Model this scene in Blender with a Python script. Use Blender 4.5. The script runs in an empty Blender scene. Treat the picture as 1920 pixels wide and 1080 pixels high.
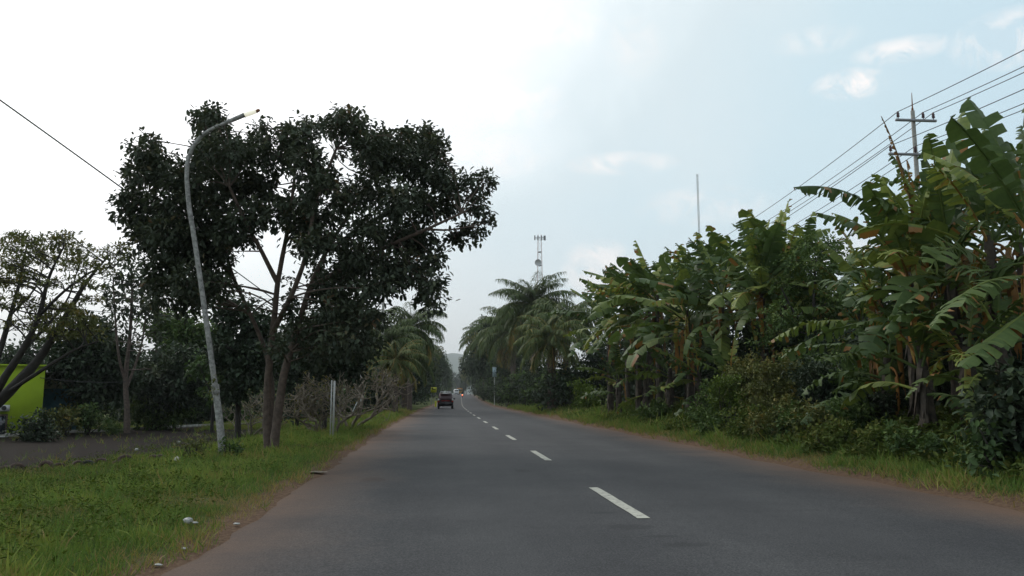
import bpy, math, random
import numpy as np
from mathutils import Vector
PI = math.pi
R = math.radians
scene = bpy.context.scene
COL = scene.collection
rng = np.random.default_rng(7)
random.seed(7)

# ------------------------------------------------------------------ camera
H = 1.333; F = 1500.0; HY = 744.0; VX = 832.0
PITCH = math.atan((HY - 540) / F)
YAW = math.atan((960 - VX) / F * math.cos(PITCH))      # camera looks right of the road
cam = bpy.data.cameras.new('camera'); cam_o = bpy.data.objects.new('camera', cam); COL.objects.link(cam_o)
cam.sensor_width = 36; cam.lens = F / 1920 * 36; cam.clip_start = 0.1; cam.clip_end = 20000
cam_o.location = (0, 0, H); cam_o.rotation_euler = (PI / 2 + PITCH, 0, -YAW)
scene.camera = cam_o

def ray(px, py):
    u = px - 960; v = 540 - py
    fw = F * math.cos(PITCH) - v * math.sin(PITCH); up = F * math.sin(PITCH) + v * math.cos(PITCH)
    return np.array([u * math.cos(YAW) + fw * math.sin(YAW), -u * math.sin(YAW) + fw * math.cos(YAW), up])
def at(px, py, d):
    r = ray(px, py); return np.array([0, 0, H]) + r * (d / r[1])
def xat(px, d):
    return at(px, HY, d)[0]
def mpp(d):
    return d / F

# ------------------------------------------------------------------ ground shape
def sst(a, b, x):
    t = np.clip((x - a) / (b - a), 0, 1); return t * t * (3 - 2 * t)
def centre(y):
    y = np.asarray(y, float)
    q = np.clip(y, 50, 133)
    return 2.18 + 1.2e-4 * (q - 50) ** 2 + np.clip(y - 133, 0, 500) * 0.02
def rise(y):
    y = np.asarray(y, float)
    return 2.3 * sst(110, 340, y)
def wob(x, y, s):
    return (np.sin(x * s + 1.3 * np.sin(y * s * .7 + 1)) + np.sin(y * s * 1.31 + 1.7 * np.sin(x * s * .9)) + .6 * np.sin((x + y) * s * 2.3 + 2)) / 2.6
def edgeL(y):
    return -4.25 - 0.35 * sst(8, 40, y) + 0.045 * np.sin(y * .9) + .03 * np.sin(y * 2.7 + 1)
def edgeR(y):
    return 4.55 + 0.10 * np.sin(y * .6 + 1) + .06 * np.sin(y * 2.1)
def gz(x, y):
    x = np.asarray(x, float); y = np.asarray(y, float)
    lat = x - centre(y)
    s = edgeL(y) - lat; t = lat - edgeR(y)
    z = rise(y) * 1.0
    z = z - 0.5 * sst(2.3, 5.6, s) * (1 - .8 * sst(60, 85, y)) + .05 * sst(0, .8, s) + .06 * sst(.5, 2, s) * wob(x, y, 1.1) * (1 - sst(3.5, 5, s))
    spur = np.exp(-((y - 52) / 5.5) ** 2)
    z = z + (0.62 - .3 * sst(45, 70, y)) * sst(.2, 3.2, t) * (1 - .75 * spur) + .10 * sst(.1, .6, t) + .07 * sst(.8, 2, t) * wob(x, y, 1.4)
    z = z + .9 * sst(6, 30, t) + .6 * sst(30, 90, s)
    z = z - .06 * (1 - sst(-.25, .05, s)) * (1 - sst(-.25, .05, t))
    return z
def proj(P):
    q = np.asarray(P) - [0, 0, H]; fh = q[:, 0] * math.sin(YAW) + q[:, 1] * math.cos(YAW); rt = q[:, 0] * math.cos(YAW) - q[:, 1] * math.sin(YAW)
    dp = fh * math.cos(PITCH) + q[:, 2] * math.sin(PITCH); up = q[:, 2] * math.cos(PITCH) - fh * math.sin(PITCH)
    return 960 + F * rt / dp, 540 - F * up / dp
OPENINGS = []     # sparse places of the crown being grown
def gp(px, d):
    """ground point seen in column px at depth d"""
    x = xat(px, d); return np.array([x, d, float(gz(x, d))])

# ------------------------------------------------------------------ mesh helpers
class MB:
    def __init__(s): s.V = []; s.F = []; s.T = []; s.n = 0
    def add(s, v, f, tint=0.5):
        v = np.asarray(v, float).reshape(-1, 3); f = np.asarray(f, int)
        s.V.append(v); s.F.append(f + s.n)
        t = np.full(len(f), tint) if np.isscalar(tint) else np.asarray(tint, float)
        s.T.append(t); s.n += len(v)
    def build(s, name, mat, parent=None, smooth=False, loc=None):
        me = bpy.data.meshes.new(name)
        if s.n:
            V = np.concatenate(s.V)
            if parent is not None and loc is None: V = V - np.array(parent['_o'])
            elif loc is not None: V = V - np.array(loc)
            loops = np.concatenate([f.ravel() for f in s.F]).astype(np.int32)
            tot = np.concatenate([np.full(len(f), f.shape[1]) for f in s.F]).astype(np.int32)
            start = np.concatenate([[0], np.cumsum(tot)[:-1]]).astype(np.int32)
            me.vertices.add(len(V)); me.vertices.foreach_set('co', V.astype(np.float32).ravel())
            me.loops.add(len(loops)); me.loops.foreach_set('vertex_index', loops)
            me.polygons.add(len(tot)); me.polygons.foreach_set('loop_start', start)
            try: me.polygons.foreach_set('loop_total', tot)
            except Exception: pass
            if smooth: me.polygons.foreach_set('use_smooth', np.ones(len(tot), bool))
            a = me.attributes.new('tint', 'FLOAT', 'FACE'); a.data.foreach_set('value', np.concatenate(s.T).astype(np.float32))
            me.update(calc_edges=True); me.validate()
        me.materials.append(mat)
        o = bpy.data.objects.new(name, me); COL.objects.link(o)
        if parent is not None: o.parent = parent
        elif loc is not None: o.location = loc
        return o
    # shapes
    def box(s, c, size, rz=0, tint=.5, taper=1.0, tilt=0):
        c = np.asarray(c, float); h = np.asarray(size, float) / 2
        v = np.array([[x, y, z] for z in (-1, 1) for y in (-1, 1) for x in (-1, 1)], float)
        v[v[:, 2] > 0, :2] *= taper
        v = v * h
        if tilt: ct, st = math.cos(tilt), math.sin(tilt); v = np.stack([v[:, 0], v[:, 1] * ct - v[:, 2] * st, v[:, 1] * st + v[:, 2] * ct], 1)
        ca, sa = math.cos(rz), math.sin(rz)
        v = np.stack([v[:, 0] * ca - v[:, 1] * sa, v[:, 0] * sa + v[:, 1] * ca, v[:, 2]], 1) + c
        s.add(v, [[0, 2, 3, 1], [4, 5, 7, 6], [0, 1, 5, 4], [2, 6, 7, 3], [0, 4, 6, 2], [1, 3, 7, 5]], tint)
    def tube(s, pts, rad, n=8, tint=.5, cap=True, rough=0):
        P = np.asarray(pts, float); m = len(P)
        rad = np.full(m, rad) if np.isscalar(rad) else np.asarray(rad, float)
        T = np.gradient(P, axis=0); T /= np.linalg.norm(T, axis=1)[:, None] + 1e-9
        ref = np.array([0, 0, 1.]) if abs(T[:, 2]).mean() < .75 else np.array([1., 0, 0])
        A = np.cross(T, ref); A /= np.linalg.norm(A, axis=1)[:, None] + 1e-9
        B = np.cross(T, A)
        th = np.arange(n) / n * 2 * PI
        rr = rad[:, None] * np.ones(n)[None]
        if rough: rr = rr * (1 + rough * rng.uniform(-1, 1, rr.shape))
        V = P[:, None, :] + rr[..., None] * (np.cos(th)[None, :, None] * A[:, None] + np.sin(th)[None, :, None] * B[:, None])
        i = np.arange(m - 1)[:, None] * n; j = np.arange(n)[None]; jn = (j + 1) % n
        q = np.stack([i + j, i + jn, i + n + jn, i + n + j], -1).reshape(-1, 4)
        s.add(V.reshape(-1, 3), q, tint)
        if cap:
            for ring in (V[0], V[-1]):
                s.add(np.vstack([ring, ring.mean(0)]), [[k, (k + 1) % n, n] for k in range(n)], tint)
    def lathe(s, c, prof, n=16, axis='z', tint=.5):
        th = np.arange(n) / n * 2 * PI; V = []
        for r, h in prof:
            for t in th:
                p = (r * math.cos(t), r * math.sin(t), h)
                if axis == 'y': p = (p[0], p[2], p[1])
                if axis == 'x': p = (p[2], p[0], p[1])
                V.append(p)
        q = [[a * n + k, a * n + (k + 1) % n, (a + 1) * n + (k + 1) % n, (a + 1) * n + k] for a in range(len(prof) - 1) for k in range(n)]
        s.add(np.array(V) + np.asarray(c, float), q, tint)
    def leaves(s, tpl, pos, d, up, scale, tint):
        tv, tf = tpl; tv = np.asarray(tv, float); n = len(pos)
        if n == 0: return
        d = d / (np.linalg.norm(d, axis=1)[:, None] + 1e-9)
        X = np.cross(d, up); X /= np.linalg.norm(X, axis=1)[:, None] + 1e-9
        Z = np.cross(X, d)
        V = pos[:, None] + scale[:, None, None] * (tv[None, :, 0, None] * X[:, None] + tv[None, :, 1, None] * d[:, None] + tv[None, :, 2, None] * Z[:, None])
        k = len(tv)
        for f in tf if isinstance(tf, tuple) else (tf,):
            f = np.asarray(f)
            FF = (f[None] + (np.arange(n) * k)[:, None, None]).reshape(-1, f.shape[1])
            s.add(V.reshape(-1, 3), FF, np.repeat(tint, len(f)))
BROAD = ([[0, 0, 0], [-.26, .38, .08], [-.19, .78, .03], [0, 1, -.10], [.19, .78, .03], [.26, .38, .08]], [[0, 3, 2, 1], [0, 5, 4, 3]])
OVAL = ([[0, 0, 0], [-.2, .45, .06], [0, 1, -.08], [.2, .45, .06]], [[0, 2, 1], [0, 3, 2]])
NARROW = ([[0, 0, 0], [-.06, .4, .02], [0, 1, -.12], [.06, .4, .02]], [[0, 2, 1], [0, 3, 2]])
BLADE = ([[-.035, 0, 0], [.035, 0, 0], [.028, .55, .03], [-.028, .55, .03], [.004, 1, -.18], [-.004, 1, -.18]], [[0, 1, 2, 3], [3, 2, 4, 5]])

def tag(o, label=None, cat=None, group=None, kind=None):
    if label: o['label'] = label
    if cat: o['category'] = cat
    if group: o['group'] = group
    if kind: o['kind'] = kind
    return o
ROOTS = []
def thing(name, loc, label, cat, group=None):
    o = bpy.data.objects.new(name, None); COL.objects.link(o); o.location = [float(v) for v in loc]; o.empty_display_size = .3
    o['_o'] = [float(v) for v in loc]; ROOTS.append(o)
    return tag(o, label, cat, group)
def copy_thing(root, loc, rz=0, sc=1.0, label=None, group=None):
    r = root.copy(); COL.objects.link(r); r.location = [float(v) for v in loc]; r.rotation_euler = (0, 0, rz)
    r.scale = (sc, sc, sc) if np.isscalar(sc) else sc
    if label: r['label'] = label
    if group: r['group'] = group
    for ch in list(root.children):
        c = ch.copy(); COL.objects.link(c); c.parent = r
        for g in list(ch.children):
            e = g.copy(); COL.objects.link(e); e.parent = c
    return r

# ------------------------------------------------------------------ materials
def newmat(name):
    m = bpy.data.materials.new(name); m.use_nodes = True
    nt = m.node_tree; b = nt.nodes['Principled BSDF']; return m, nt, b
def N(nt, t, **kw):
    n = nt.nodes.new(t)
    for k, v in kw.items():
        if k in n.inputs.keys() if hasattr(n.inputs, 'keys') else False: n.inputs[k].default_value = v
        else: setattr(n, k, v)
    return n
def ramp(nt, stops, src=None, interp='LINEAR'):
    n = nt.nodes.new('ShaderNodeValToRGB'); e = n.color_ramp.elements; n.color_ramp.interpolation = interp
    while len(e) < len(stops): e.new(.5)
    for k, (p, c) in enumerate(stops):
        e[k].position = p; e[k].color = (*c, 1) if len(c) == 3 else c
    if src is not None: nt.links.new(src, n.inputs[0])
    return n
def noise(nt, scale, detail=4, rough=.55, vec=None, dist=0):
    n = nt.nodes.new('ShaderNodeTexNoise'); n.inputs['Scale'].default_value = scale; n.inputs['Detail'].default_value = detail
    n.inputs['Roughness'].default_value = rough; n.inputs['Distortion'].default_value = dist
    if vec is not None: nt.links.new(vec, n.inputs['Vector'])
    return n
def mixc(nt, fac, a, b, mode='MIX'):
    n = nt.nodes.new('ShaderNodeMix'); n.data_type = 'RGBA'; n.blend_type = mode
    for src, sock in ((fac, n.inputs[0]), (a, n.inputs[6]), (b, n.inputs[7])):
        if isinstance(src, (int, float)): sock.default_value = src
        elif isinstance(src, tuple): sock.default_value = (*src, 1)
        else: nt.links.new(src, sock)
    return n.outputs[2]
def math_(nt, op, a, b=None, clamp=False):
    n = nt.nodes.new('ShaderNodeMath'); n.operation = op; n.use_clamp = clamp
    for src, sock in ((a, n.inputs[0]), (b, n.inputs[1])):
        if src is None: continue
        if isinstance(src, (int, float)): sock.default_value = src
        else: nt.links.new(src, sock)
    return n.outputs[0]
def bump(nt, b, src, strength=.3, dist=.02):
    n = nt.nodes.new('ShaderNodeBump'); n.inputs['Strength'].default_value = strength; n.inputs['Distance'].default_value = dist
    nt.links.new(src, n.inputs['Height']); nt.links.new(n.outputs[0], b.inputs['Normal'])
def pos(nt):
    return nt.nodes.new('ShaderNodeTexCoord').outputs['Object']
def plain(name, c, rough=.6, metal=0, var=.25, scale=6, bumps=0, spec=.5):
    m, nt, b = newmat(name)
    nz = noise(nt, scale, 5, .6, pos(nt))
    lo = tuple(x * (1 - var) for x in c); hi = tuple(min(1, x * (1 + var)) for x in c)
    r = ramp(nt, [(.3, lo), (.7, hi)], nz.outputs[0]); nt.links.new(r.outputs[0], b.inputs['Base Color'])
    b.inputs['Roughness'].default_value = rough; b.inputs['Metallic'].default_value = metal
    b.inputs['Specular IOR Level'].default_value = spec
    if bumps: bump(nt, b, nz.outputs[0], bumps, .01)
    return m
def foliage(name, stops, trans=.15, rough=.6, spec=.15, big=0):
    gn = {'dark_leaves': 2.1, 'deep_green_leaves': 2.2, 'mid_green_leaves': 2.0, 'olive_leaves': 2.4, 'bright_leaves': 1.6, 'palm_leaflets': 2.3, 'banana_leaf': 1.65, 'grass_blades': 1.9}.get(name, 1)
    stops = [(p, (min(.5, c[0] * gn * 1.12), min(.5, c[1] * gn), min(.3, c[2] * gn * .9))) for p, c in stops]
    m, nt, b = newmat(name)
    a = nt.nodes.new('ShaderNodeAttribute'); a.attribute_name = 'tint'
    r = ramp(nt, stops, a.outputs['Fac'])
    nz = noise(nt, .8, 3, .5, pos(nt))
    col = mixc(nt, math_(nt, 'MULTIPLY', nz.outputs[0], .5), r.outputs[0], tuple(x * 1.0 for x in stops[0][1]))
    if big:
        wv = noise(nt, 14, 4, .6, pos(nt))
        col = mixc(nt, .35, col, ramp(nt, [(.3, (.35, .35, .35)), (.7, (1, 1, 1))], wv.outputs[0]).outputs[0], 'MULTIPLY')
    nt.links.new(col, b.inputs['Base Color']); b.inputs['Roughness'].default_value = rough; b.inputs['Specular IOR Level'].default_value = spec
    tr = nt.nodes.new('ShaderNodeBsdfTranslucent'); nt.links.new(mixc(nt, .5, col, (.9, 1, .3), 'MULTIPLY'), tr.inputs[0])
    mx = nt.nodes.new('ShaderNodeMixShader'); mx.inputs[0].default_value = trans
    nt.links.new(b.outputs[0], mx.inputs[1]); nt.links.new(tr.outputs[0], mx.inputs[2])
    nt.links.new(mx.outputs[0], nt.nodes['Material Output'].inputs[0])
    return m
M = {}
M['leaf_dark'] = foliage('dark_leaves', [(0, (.019, .027, .021)), (.55, (.034, .047, .033)), (.85, (.055, .068, .040)), (1, (.08, .055, .035))], .12, .6)
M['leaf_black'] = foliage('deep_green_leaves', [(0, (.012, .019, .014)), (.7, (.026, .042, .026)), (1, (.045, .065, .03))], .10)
M['leaf_mid'] = foliage('mid_green_leaves', [(0, (.022, .042, .018)), (.6, (.045, .08, .026)), (1, (.09, .13, .04))], .18)
M['leaf_olive'] = foliage('olive_leaves', [(0, (.030, .040, .016)), (.6, (.058, .07, .024)), (1, (.11, .09, .03))], .15)
M['leaf_bright'] = foliage('bright_leaves', [(0, (.035, .06, .015)), (.6, (.08, .13, .025)), (1, (.16, .20, .04))], .25)
M['leaf_bank'] = foliage('bank_leaves', [(0, (.05, .085, .03)), (.6, (.11, .16, .045)), (1, (.20, .20, .07))], .22, .8, .08)
M['leaf_weed'] = foliage('weed_leaves', [(0, (.04, .07, .015)), (.6, (.09, .14, .025)), (1, (.15, .18, .04))], .2, .8, .08)
M['palm'] = foliage('palm_leaflets', [(0, (.022, .036, .018)), (.6, (.045, .068, .027)), (.88, (.10, .11, .035)), (1, (.16, .10, .035))], .15)
M['banana'] = foliage('banana_leaf', [(0, (.034, .062, .024)), (.35, (.062, .105, .034)), (.6, (.12, .165, .042)), (.72, (.20, .25, .06)), (.8, (.24, .15, .04)), (.9, (.26, .12, .035)), (1, (.12, .065, .03))], .25, .5, .22, 1)
M['grass'] = foliage('grass_blades', [(0, (.032, .064, .018)), (.5, (.078, .135, .032)), (.75, (.16, .195, .05)), (.9, (.16, .11, .05)), (1, (.20, .15, .08))], .25, .7)
M['bark'] = plain('grey_brown_bark', (.10, .075, .06), .9, 0, .5, 9, .8)
M['bark_red'] = plain('red_brown_bark', (.10, .072, .056), .9, 0, .45, 9, .8)
M['bark_pale'] = plain('pale_bark', (.20, .165, .125), .9, 0, .4, 10, .6)
M['bark_dark'] = plain('dark_bark', (.035, .03, .026), .9, 0, .4, 8, .6)
M['stem_banana'] = plain('banana_sheath', (.055, .042, .03), .8, 0, .7, 7, .8)
M['galv'] = plain('weathered_grey_paint', (.27, .265, .25), .8, 0, .55, 14, .15)
M['concrete'] = plain('concrete', (.34, .33, .30), .9, 0, .25, 8, .3)
M['white_paint'] = plain('chalky_white_paint', (.48, .48, .46), .6, 0, .15, 12)
M['steel'] = plain('dull_steel', (.25, .25, .26), .5, .4, .2, 10)
M['rust'] = plain('rusty_brown', (.22, .09, .04), .8, 0, .4, 20)
M['wire'] = plain('black_cable', (.03, .03, .032), .6, 0, .1)
M['porcelain'] = plain('brown_porcelain', (.07, .03, .035), .25, 0, .2)
M['lime'] = plain('lime_green_render', (.30, .43, .014), .85, 0, .16, .9)
M['blue'] = plain('blue_paint', (.03, .12, .17), .7, 0, .2)
M['pale_blue'] = plain('pale_blue_board', (.34, .43, .47), .7, 0, .2, 2)
M['cream'] = plain('cream_paint', (.55, .52, .42), .8, 0, .15)
M['roof_red'] = plain('red_roof_tiles', (.28, .06, .05), .85, 0, .3, 5)
M['roof_grey'] = plain('grey_roof_sheet', (.14, .14, .14), .7, 0, .2)
M['glass'] = plain('dark_glass', (.02, .025, .03), .08, 0, .1, 3, 0, .8)
M['rubber'] = plain('black_rubber', (.02, .02, .021), .8, 0, .3)
M['tyre_brown'] = plain('muddy_tyre', (.085, .055, .045), .9, 0, .5, 14, .5)
M['car_red'] = plain('dark_red_car_paint', (.035, .008, .010), .35, .2, .1, 3)
M['black_plastic'] = plain('black_plastic', (.018, .018, .02), .5, 0, .1)
M['chrome'] = plain('bright_metal', (.7, .7, .7), .2, .9, .05)
M['lamp_clear'] = plain('pale_lamp_lens', (.75, .72, .7), .15, 0, .05)
M['lamp_red'] = plain('red_lamp_lens', (.5, .03, .02), .2, 0, .1)
M['car_white'] = plain('white_car_paint', (.75, .75, .74), .3, 0, .05)
M['yellow'] = plain('yellow_board', (.50, .50, .03), .6, 0, .15)
M['orange_load'] = plain('ochre_tarpaulin', (.35, .22, .06), .8, 0, .3)
M['plastic_bag'] = plain('white_plastic_litter', (.42, .42, .40), .5, 0, .1)
M['hill'] = plain('wooded_hill', (.05, .08, .05), .95, 0, .3, .004)
M['redwhite_r'] = plain('faded_red_tower_paint', (.34, .14, .12), .7, 0, .1)
M['tower_white'] = plain('pale_tower_paint', (.5, .5, .5), .7, 0, .1)
m, nt, b = newmat('glowing_lamp_glass'); b.inputs['Base Color'].default_value = (.85, .84, .75, 1)
b.inputs['Emission Color'].default_value = (1, .95, .76, 1); b.inputs['Emission Strength'].default_value = .55; M['lamp_glow'] = m
m, nt, b = newmat('lit_tail_lamp'); b.inputs['Base Color'].default_value = (.8, .1, .03, 1)
b.inputs['Emission Color'].default_value = (1, .25, .12, 1); b.inputs['Emission Strength'].default_value = 2.5; M['tail_lit'] = m

# asphalt road: uv = (lateral metres, metres along)
def flat(px, py):
    r_ = ray(px, py); t = -H / r_[2]; return float(r_[0] * t), float(r_[1] * t)
TAR = [flat(1180, 992) + (.30, .22), flat(1290, 1026) + (.28, .16), flat(1130, 965) + (.2, .1), flat(1240, 1010) + (.2, .08), flat(980, 885) + (.2, .35), flat(700, 900) + (.25, .5)]
def road_mat():
    m, nt, b = newmat('asphalt')
    uv = nt.nodes.new('ShaderNodeUVMap').outputs[0]
    sep = nt.nodes.new('ShaderNodeSeparateXYZ'); nt.links.new(uv, sep.inputs[0])
    p = pos(nt)
    fine = noise(nt, 55, 4, .85, p); mid = noise(nt, 9, 6, .7, p); big = noise(nt, .5, 5, .6, p)
    st = nt.nodes.new('ShaderNodeMapping'); st.inputs['Scale'].default_value = (1.6, .12, 1); nt.links.new(p, st.inputs[0])
    streak = noise(nt, 1, 5, .6, st.outputs[0])
    base = ramp(nt, [(.36, (.014, .0145, .016)), (.5, (.042, .043, .046)), (.64, (.09, .09, .093))], fine.outputs[0]).outputs[0]
    base = mixc(nt, .5, base, ramp(nt, [(.3, (.70, .70, .72)), (.7, (1.2, 1.2, 1.2))], mid.outputs[0]).outputs[0], 'MULTIPLY')
    base = mixc(nt, .9, base, ramp(nt, [(.3, (.72, .72, .74)), (.7, (1.22, 1.20, 1.16))], big.outputs[0]).outputs[0], 'MULTIPLY')
    base = mixc(nt, .7, base, ramp(nt, [(.3, (.85, .85, .86)), (.7, (1.15, 1.14, 1.12))], streak.outputs[0]).outputs[0], 'MULTIPLY')
    # dark tar blotches near the centre line
    tb = noise(nt, .9, 6, .7, p, .4)
    tmask = ramp(nt, [(.62, (0, 0, 0)), (.70, (1, 1, 1))], tb.outputs[0]).outputs[0]
    base = mixc(nt, math_(nt, 'MULTIPLY', tmask, .6), base, (.025, .025, .028))
    # tyre-polished wheel paths, hairline cracks and small oil spots
    wp = math_(nt, 'SINE', math_(nt, 'ADD', math_(nt, 'MULTIPLY', sep.outputs[0], 3.3), math_(nt, 'MULTIPLY', big.outputs[0], 1.2)))
    base = mixc(nt, .5, base, ramp(nt, [(0, (.84, .84, .85)), (1, (1.14, 1.14, 1.13))], math_(nt, 'MULTIPLY', math_(nt, 'ADD', wp, 1), .5)).outputs[0], 'MULTIPLY')
    vo = nt.nodes.new('ShaderNodeTexVoronoi'); vo.feature = 'DISTANCE_TO_EDGE'; vo.inputs['Scale'].default_value = .55; dn = nt.nodes.new('ShaderNodeVectorMath'); dn.operation = 'ADD'; nt.links.new(p, dn.inputs[0]); nt.links.new(mid.outputs['Color'], dn.inputs[1]); nt.links.new(dn.outputs[0], vo.inputs['Vector'])
    ck = ramp(nt, [(.004, (1, 1, 1)), (.010, (0, 0, 0))], vo.outputs['Distance']).outputs[0]
    cm = ramp(nt, [(.55, (0, 0, 0)), (.62, (1, 1, 1))], noise(nt, .35, 2, .5, p).outputs[0]).outputs[0]
    base = mixc(nt, math_(nt, 'MULTIPLY', math_(nt, 'MULTIPLY', ck, cm), .7), base, (.012, .012, .013))
    sp_ = nt.nodes.new('ShaderNodeSeparateXYZ'); nt.links.new(p, sp_.inputs[0])
    for (sx, sy, rx, ry) in TAR:
        ax = math_(nt, 'DIVIDE', math_(nt, 'SUBTRACT', sp_.outputs[0], sx), rx); ay = math_(nt, 'DIVIDE', math_(nt, 'SUBTRACT', sp_.outputs[1], sy), ry)
        g2 = math_(nt, 'ADD', math_(nt, 'SUBTRACT', 1.0, math_(nt, 'ADD', math_(nt, 'MULTIPLY', ax, ax), math_(nt, 'MULTIPLY', ay, ay))), math_(nt, 'MULTIPLY', math_(nt, 'SUBTRACT', mid.outputs[0], .5), 3.5))
        base = mixc(nt, math_(nt, 'MULTIPLY', ramp(nt, [(.15, (0, 0, 0)), (.75, (1, 1, 1))], g2).outputs[0], .55), base, (.016, .016, .018))
    # dusty brown soil washed over both edges
    a = math_(nt, 'ABSOLUTE', math_(nt, 'SUBTRACT', sep.outputs[0], .1))
    a = math_(nt, 'ADD', a, math_(nt, 'MULTIPLY', math_(nt, 'SUBTRACT', mid.outputs[0], .5), .8))
    a = math_(nt, 'ADD', a, math_(nt, 'MULTIPLY', math_(nt, 'SUBTRACT', big.outputs[0], .5), 1.8))
    mr = nt.nodes.new('ShaderNodeMapRange'); mr.inputs[1].default_value = 2.8; mr.inputs[2].default_value = 4.7; nt.links.new(a, mr.inputs[0])
    ed = math_(nt, 'POWER', mr.outputs[0], 1.6)
    base = mixc(nt, math_(nt, 'MULTIPLY', ed, .85), base, mixc(nt, fine.outputs[0], (.075, .042, .026), (.20, .112, .066)))
    nt.links.new(base, b.inputs['Base Color']); b.inputs['Roughness'].default_value = .82; b.inputs['Specular IOR Level'].default_value = .3
    bump(nt, b, fine.outputs[0], .5, .006)
    return m
def ground_mat():
    m, nt, b = newmat('verge_ground')
    p = pos(nt)
    at_ = nt.nodes.new('ShaderNodeAttribute'); at_.attribute_name = 'dirt'
    n1 = noise(nt, 1.3, 6, .65, p); n2 = noise(nt, 14, 5, .7, p); n3 = noise(nt, .25, 4, .6, p)
    g = ramp(nt, [(.3, (.03, .042, .013)), (.5, (.055, .078, .02)), (.7, (.09, .09, .03))], n2.outputs[0]).outputs[0]
    g = mixc(nt, ramp(nt, [(.5, (0, 0, 0)), (.7, (1, 1, 1))], n1.outputs[0]).outputs[0], g, (.075, .06, .03))
    d = ramp(nt, [(.3, (.065, .041, .028)), (.5, (.125, .077, .050)), (.75, (.20, .14, .09))], n2.outputs[0]).outputs[0]
    f = math_(nt, 'ADD', at_.outputs['Fac'], math_(nt, 'MULTIPLY', math_(nt, 'SUBTRACT', n1.outputs[0], .5), .9))
    f = ramp(nt, [(.35, (0, 0, 0)), (.65, (1, 1, 1))], f).outputs[0]
    c = mixc(nt, f, g, d)
    nt.links.new(c, b.inputs['Base Color']); b.inputs['Roughness'].default_value = .95; b.inputs['Specular IOR Level'].default_value = .1
    bump(nt, b, n2.outputs[0], .8, .05)
    return m
def lot_mat():
    m, nt, b = newmat('worn_dark_asphalt')
    p = pos(nt); n1 = noise(nt, .7, 6, .7, p); n2 = noise(nt, 20, 5, .7, p)
    c = ramp(nt, [(.3, (.010, .0075, .006)), (.6, (.023, .0175, .014)), (.8, (.055, .044, .034))], n2.outputs[0]).outputs[0]
    c = mixc(nt, ramp(nt, [(.52, (0, 0, 0)), (.72, (1, 1, 1))], n1.outputs[0]).outputs[0], c, (.026, .018, .013))
    nt.links.new(c, b.inputs['Base Color']); b.inputs['Roughness'].default_value = .95; b.inputs['Specular IOR Level'].default_value = .08
    bump(nt, b, n2.outputs[0], .5, .02)
    return m
def paint_mat():
    m, nt, b = newmat('worn_line_paint')
    p = pos(nt); n1 = noise(nt, 12, 6, .75, p)
    c = ramp(nt, [(.36, (.09, .088, .08)), (.44, (.38, .37, .31)), (.7, (.52, .51, .43))], n1.outputs[0]).outputs[0]
    nt.links.new(c, b.inputs['Base Color']); b.inputs['Roughness'].default_value = .7
    return m
M['road'] = road_mat(); M['ground'] = ground_mat(); M['lot'] = lot_mat(); M['paint'] = paint_mat()

# ------------------------------------------------------------------ ground, road, markings
def grid_mesh(name, X, Y, Z, mat, attrs=None, uv=None):
    ny, nx = X.shape
    me = bpy.data.meshes.new(name)
    V = np.stack([X, Y, Z], -1).reshape(-1, 3)
    i = np.arange(ny - 1)[:, None] * nx; j = np.arange(nx - 1)[None]
    q = np.stack([i + j, i + j + 1, i + nx + j + 1, i + nx + j], -1).reshape(-1, 4).astype(np.int32)
    me.vertices.add(len(V)); me.vertices.foreach_set('co', V.astype(np.float32).ravel())
    me.loops.add(q.size); me.loops.foreach_set('vertex_index', q.ravel())
    me.polygons.add(len(q)); me.polygons.foreach_set('loop_start', (np.arange(len(q)) * 4).astype(np.int32))
    try: me.polygons.foreach_set('loop_total', np.full(len(q), 4, np.int32))
    except Exception: pass
    me.polygons.foreach_set('use_smooth', np.ones(len(q), bool))
    for k, v in (attrs or {}).items():
        a = me.attributes.new(k, 'FLOAT', 'POINT'); a.data.foreach_set('value', v.astype(np.float32).ravel())
    me.update(calc_edges=True)
    if uv is not None:
        l = me.uv_layers.new(name='UVMap'); U = np.stack(uv, -1).reshape(-1, 2)[q.ravel()]
        l.data.foreach_set('uv', U.astype(np.float32).ravel())
    me.materials.append(mat)
    o = bpy.data.objects.new(name, me); COL.objects.link(o); return o
def geo(a, b, step, growth):
    out = [a]; s = step
    while out[-1] < b: out.append(out[-1] + s); s *= growth
    return np.array(out)
def dirt_at(x, y):
    lat = x - centre(y); s = edgeL(y) - lat; t = lat - edgeR(y)
    d = np.maximum(1 - sst(.05, .75, s), 0) * (s > -1) + np.maximum(1 - sst(.1, .8, t), 0) * (t > -1)
    spur = np.exp(-((y - 52 - .25 * t) / 3.2) ** 2) * (t > 0) * (1 - sst(5, 9, t))
    drive = np.exp(-((y - 66) / 3.5) ** 2) * (s > 0) * (1 - sst(14, 20, s))
    far = .55 * sst(6, 8, s) * (1 - sst(16, 30, s)) * (1 - sst(60, 80, y)) * sst(10, 20, y)
    return np.clip(d + spur + drive + far * .5, 0, 1)
xr = np.concatenate([-geo(16, 2600, .7, 1.13)[::-1], np.arange(-15.7, 13, .22), geo(13.1, 2600, .6, 1.13)])
yr = np.concatenate([np.arange(-30, 0, 2.), np.arange(0, 32, .22), geo(32, 5200, .35, 1.04)])
X, Y = np.meshgrid(xr, yr)
g = grid_mesh('ground', X, Y, gz(X, Y), M['ground'], {'dirt': dirt_at(X, Y)}); tag(g, kind='structure')
ys = np.concatenate([np.arange(-25, 60, .3), geo(60.2, 640, .5, 1.02)])
us = np.linspace(0, 1, 31)
YY, UU = np.meshgrid(ys, us, indexing='ij')
eL = edgeL(YY) + .06 * wob(YY, YY * .3, 5.0); eR = edgeR(YY) + .06 * wob(YY * .7, YY, 4.0)
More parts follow.
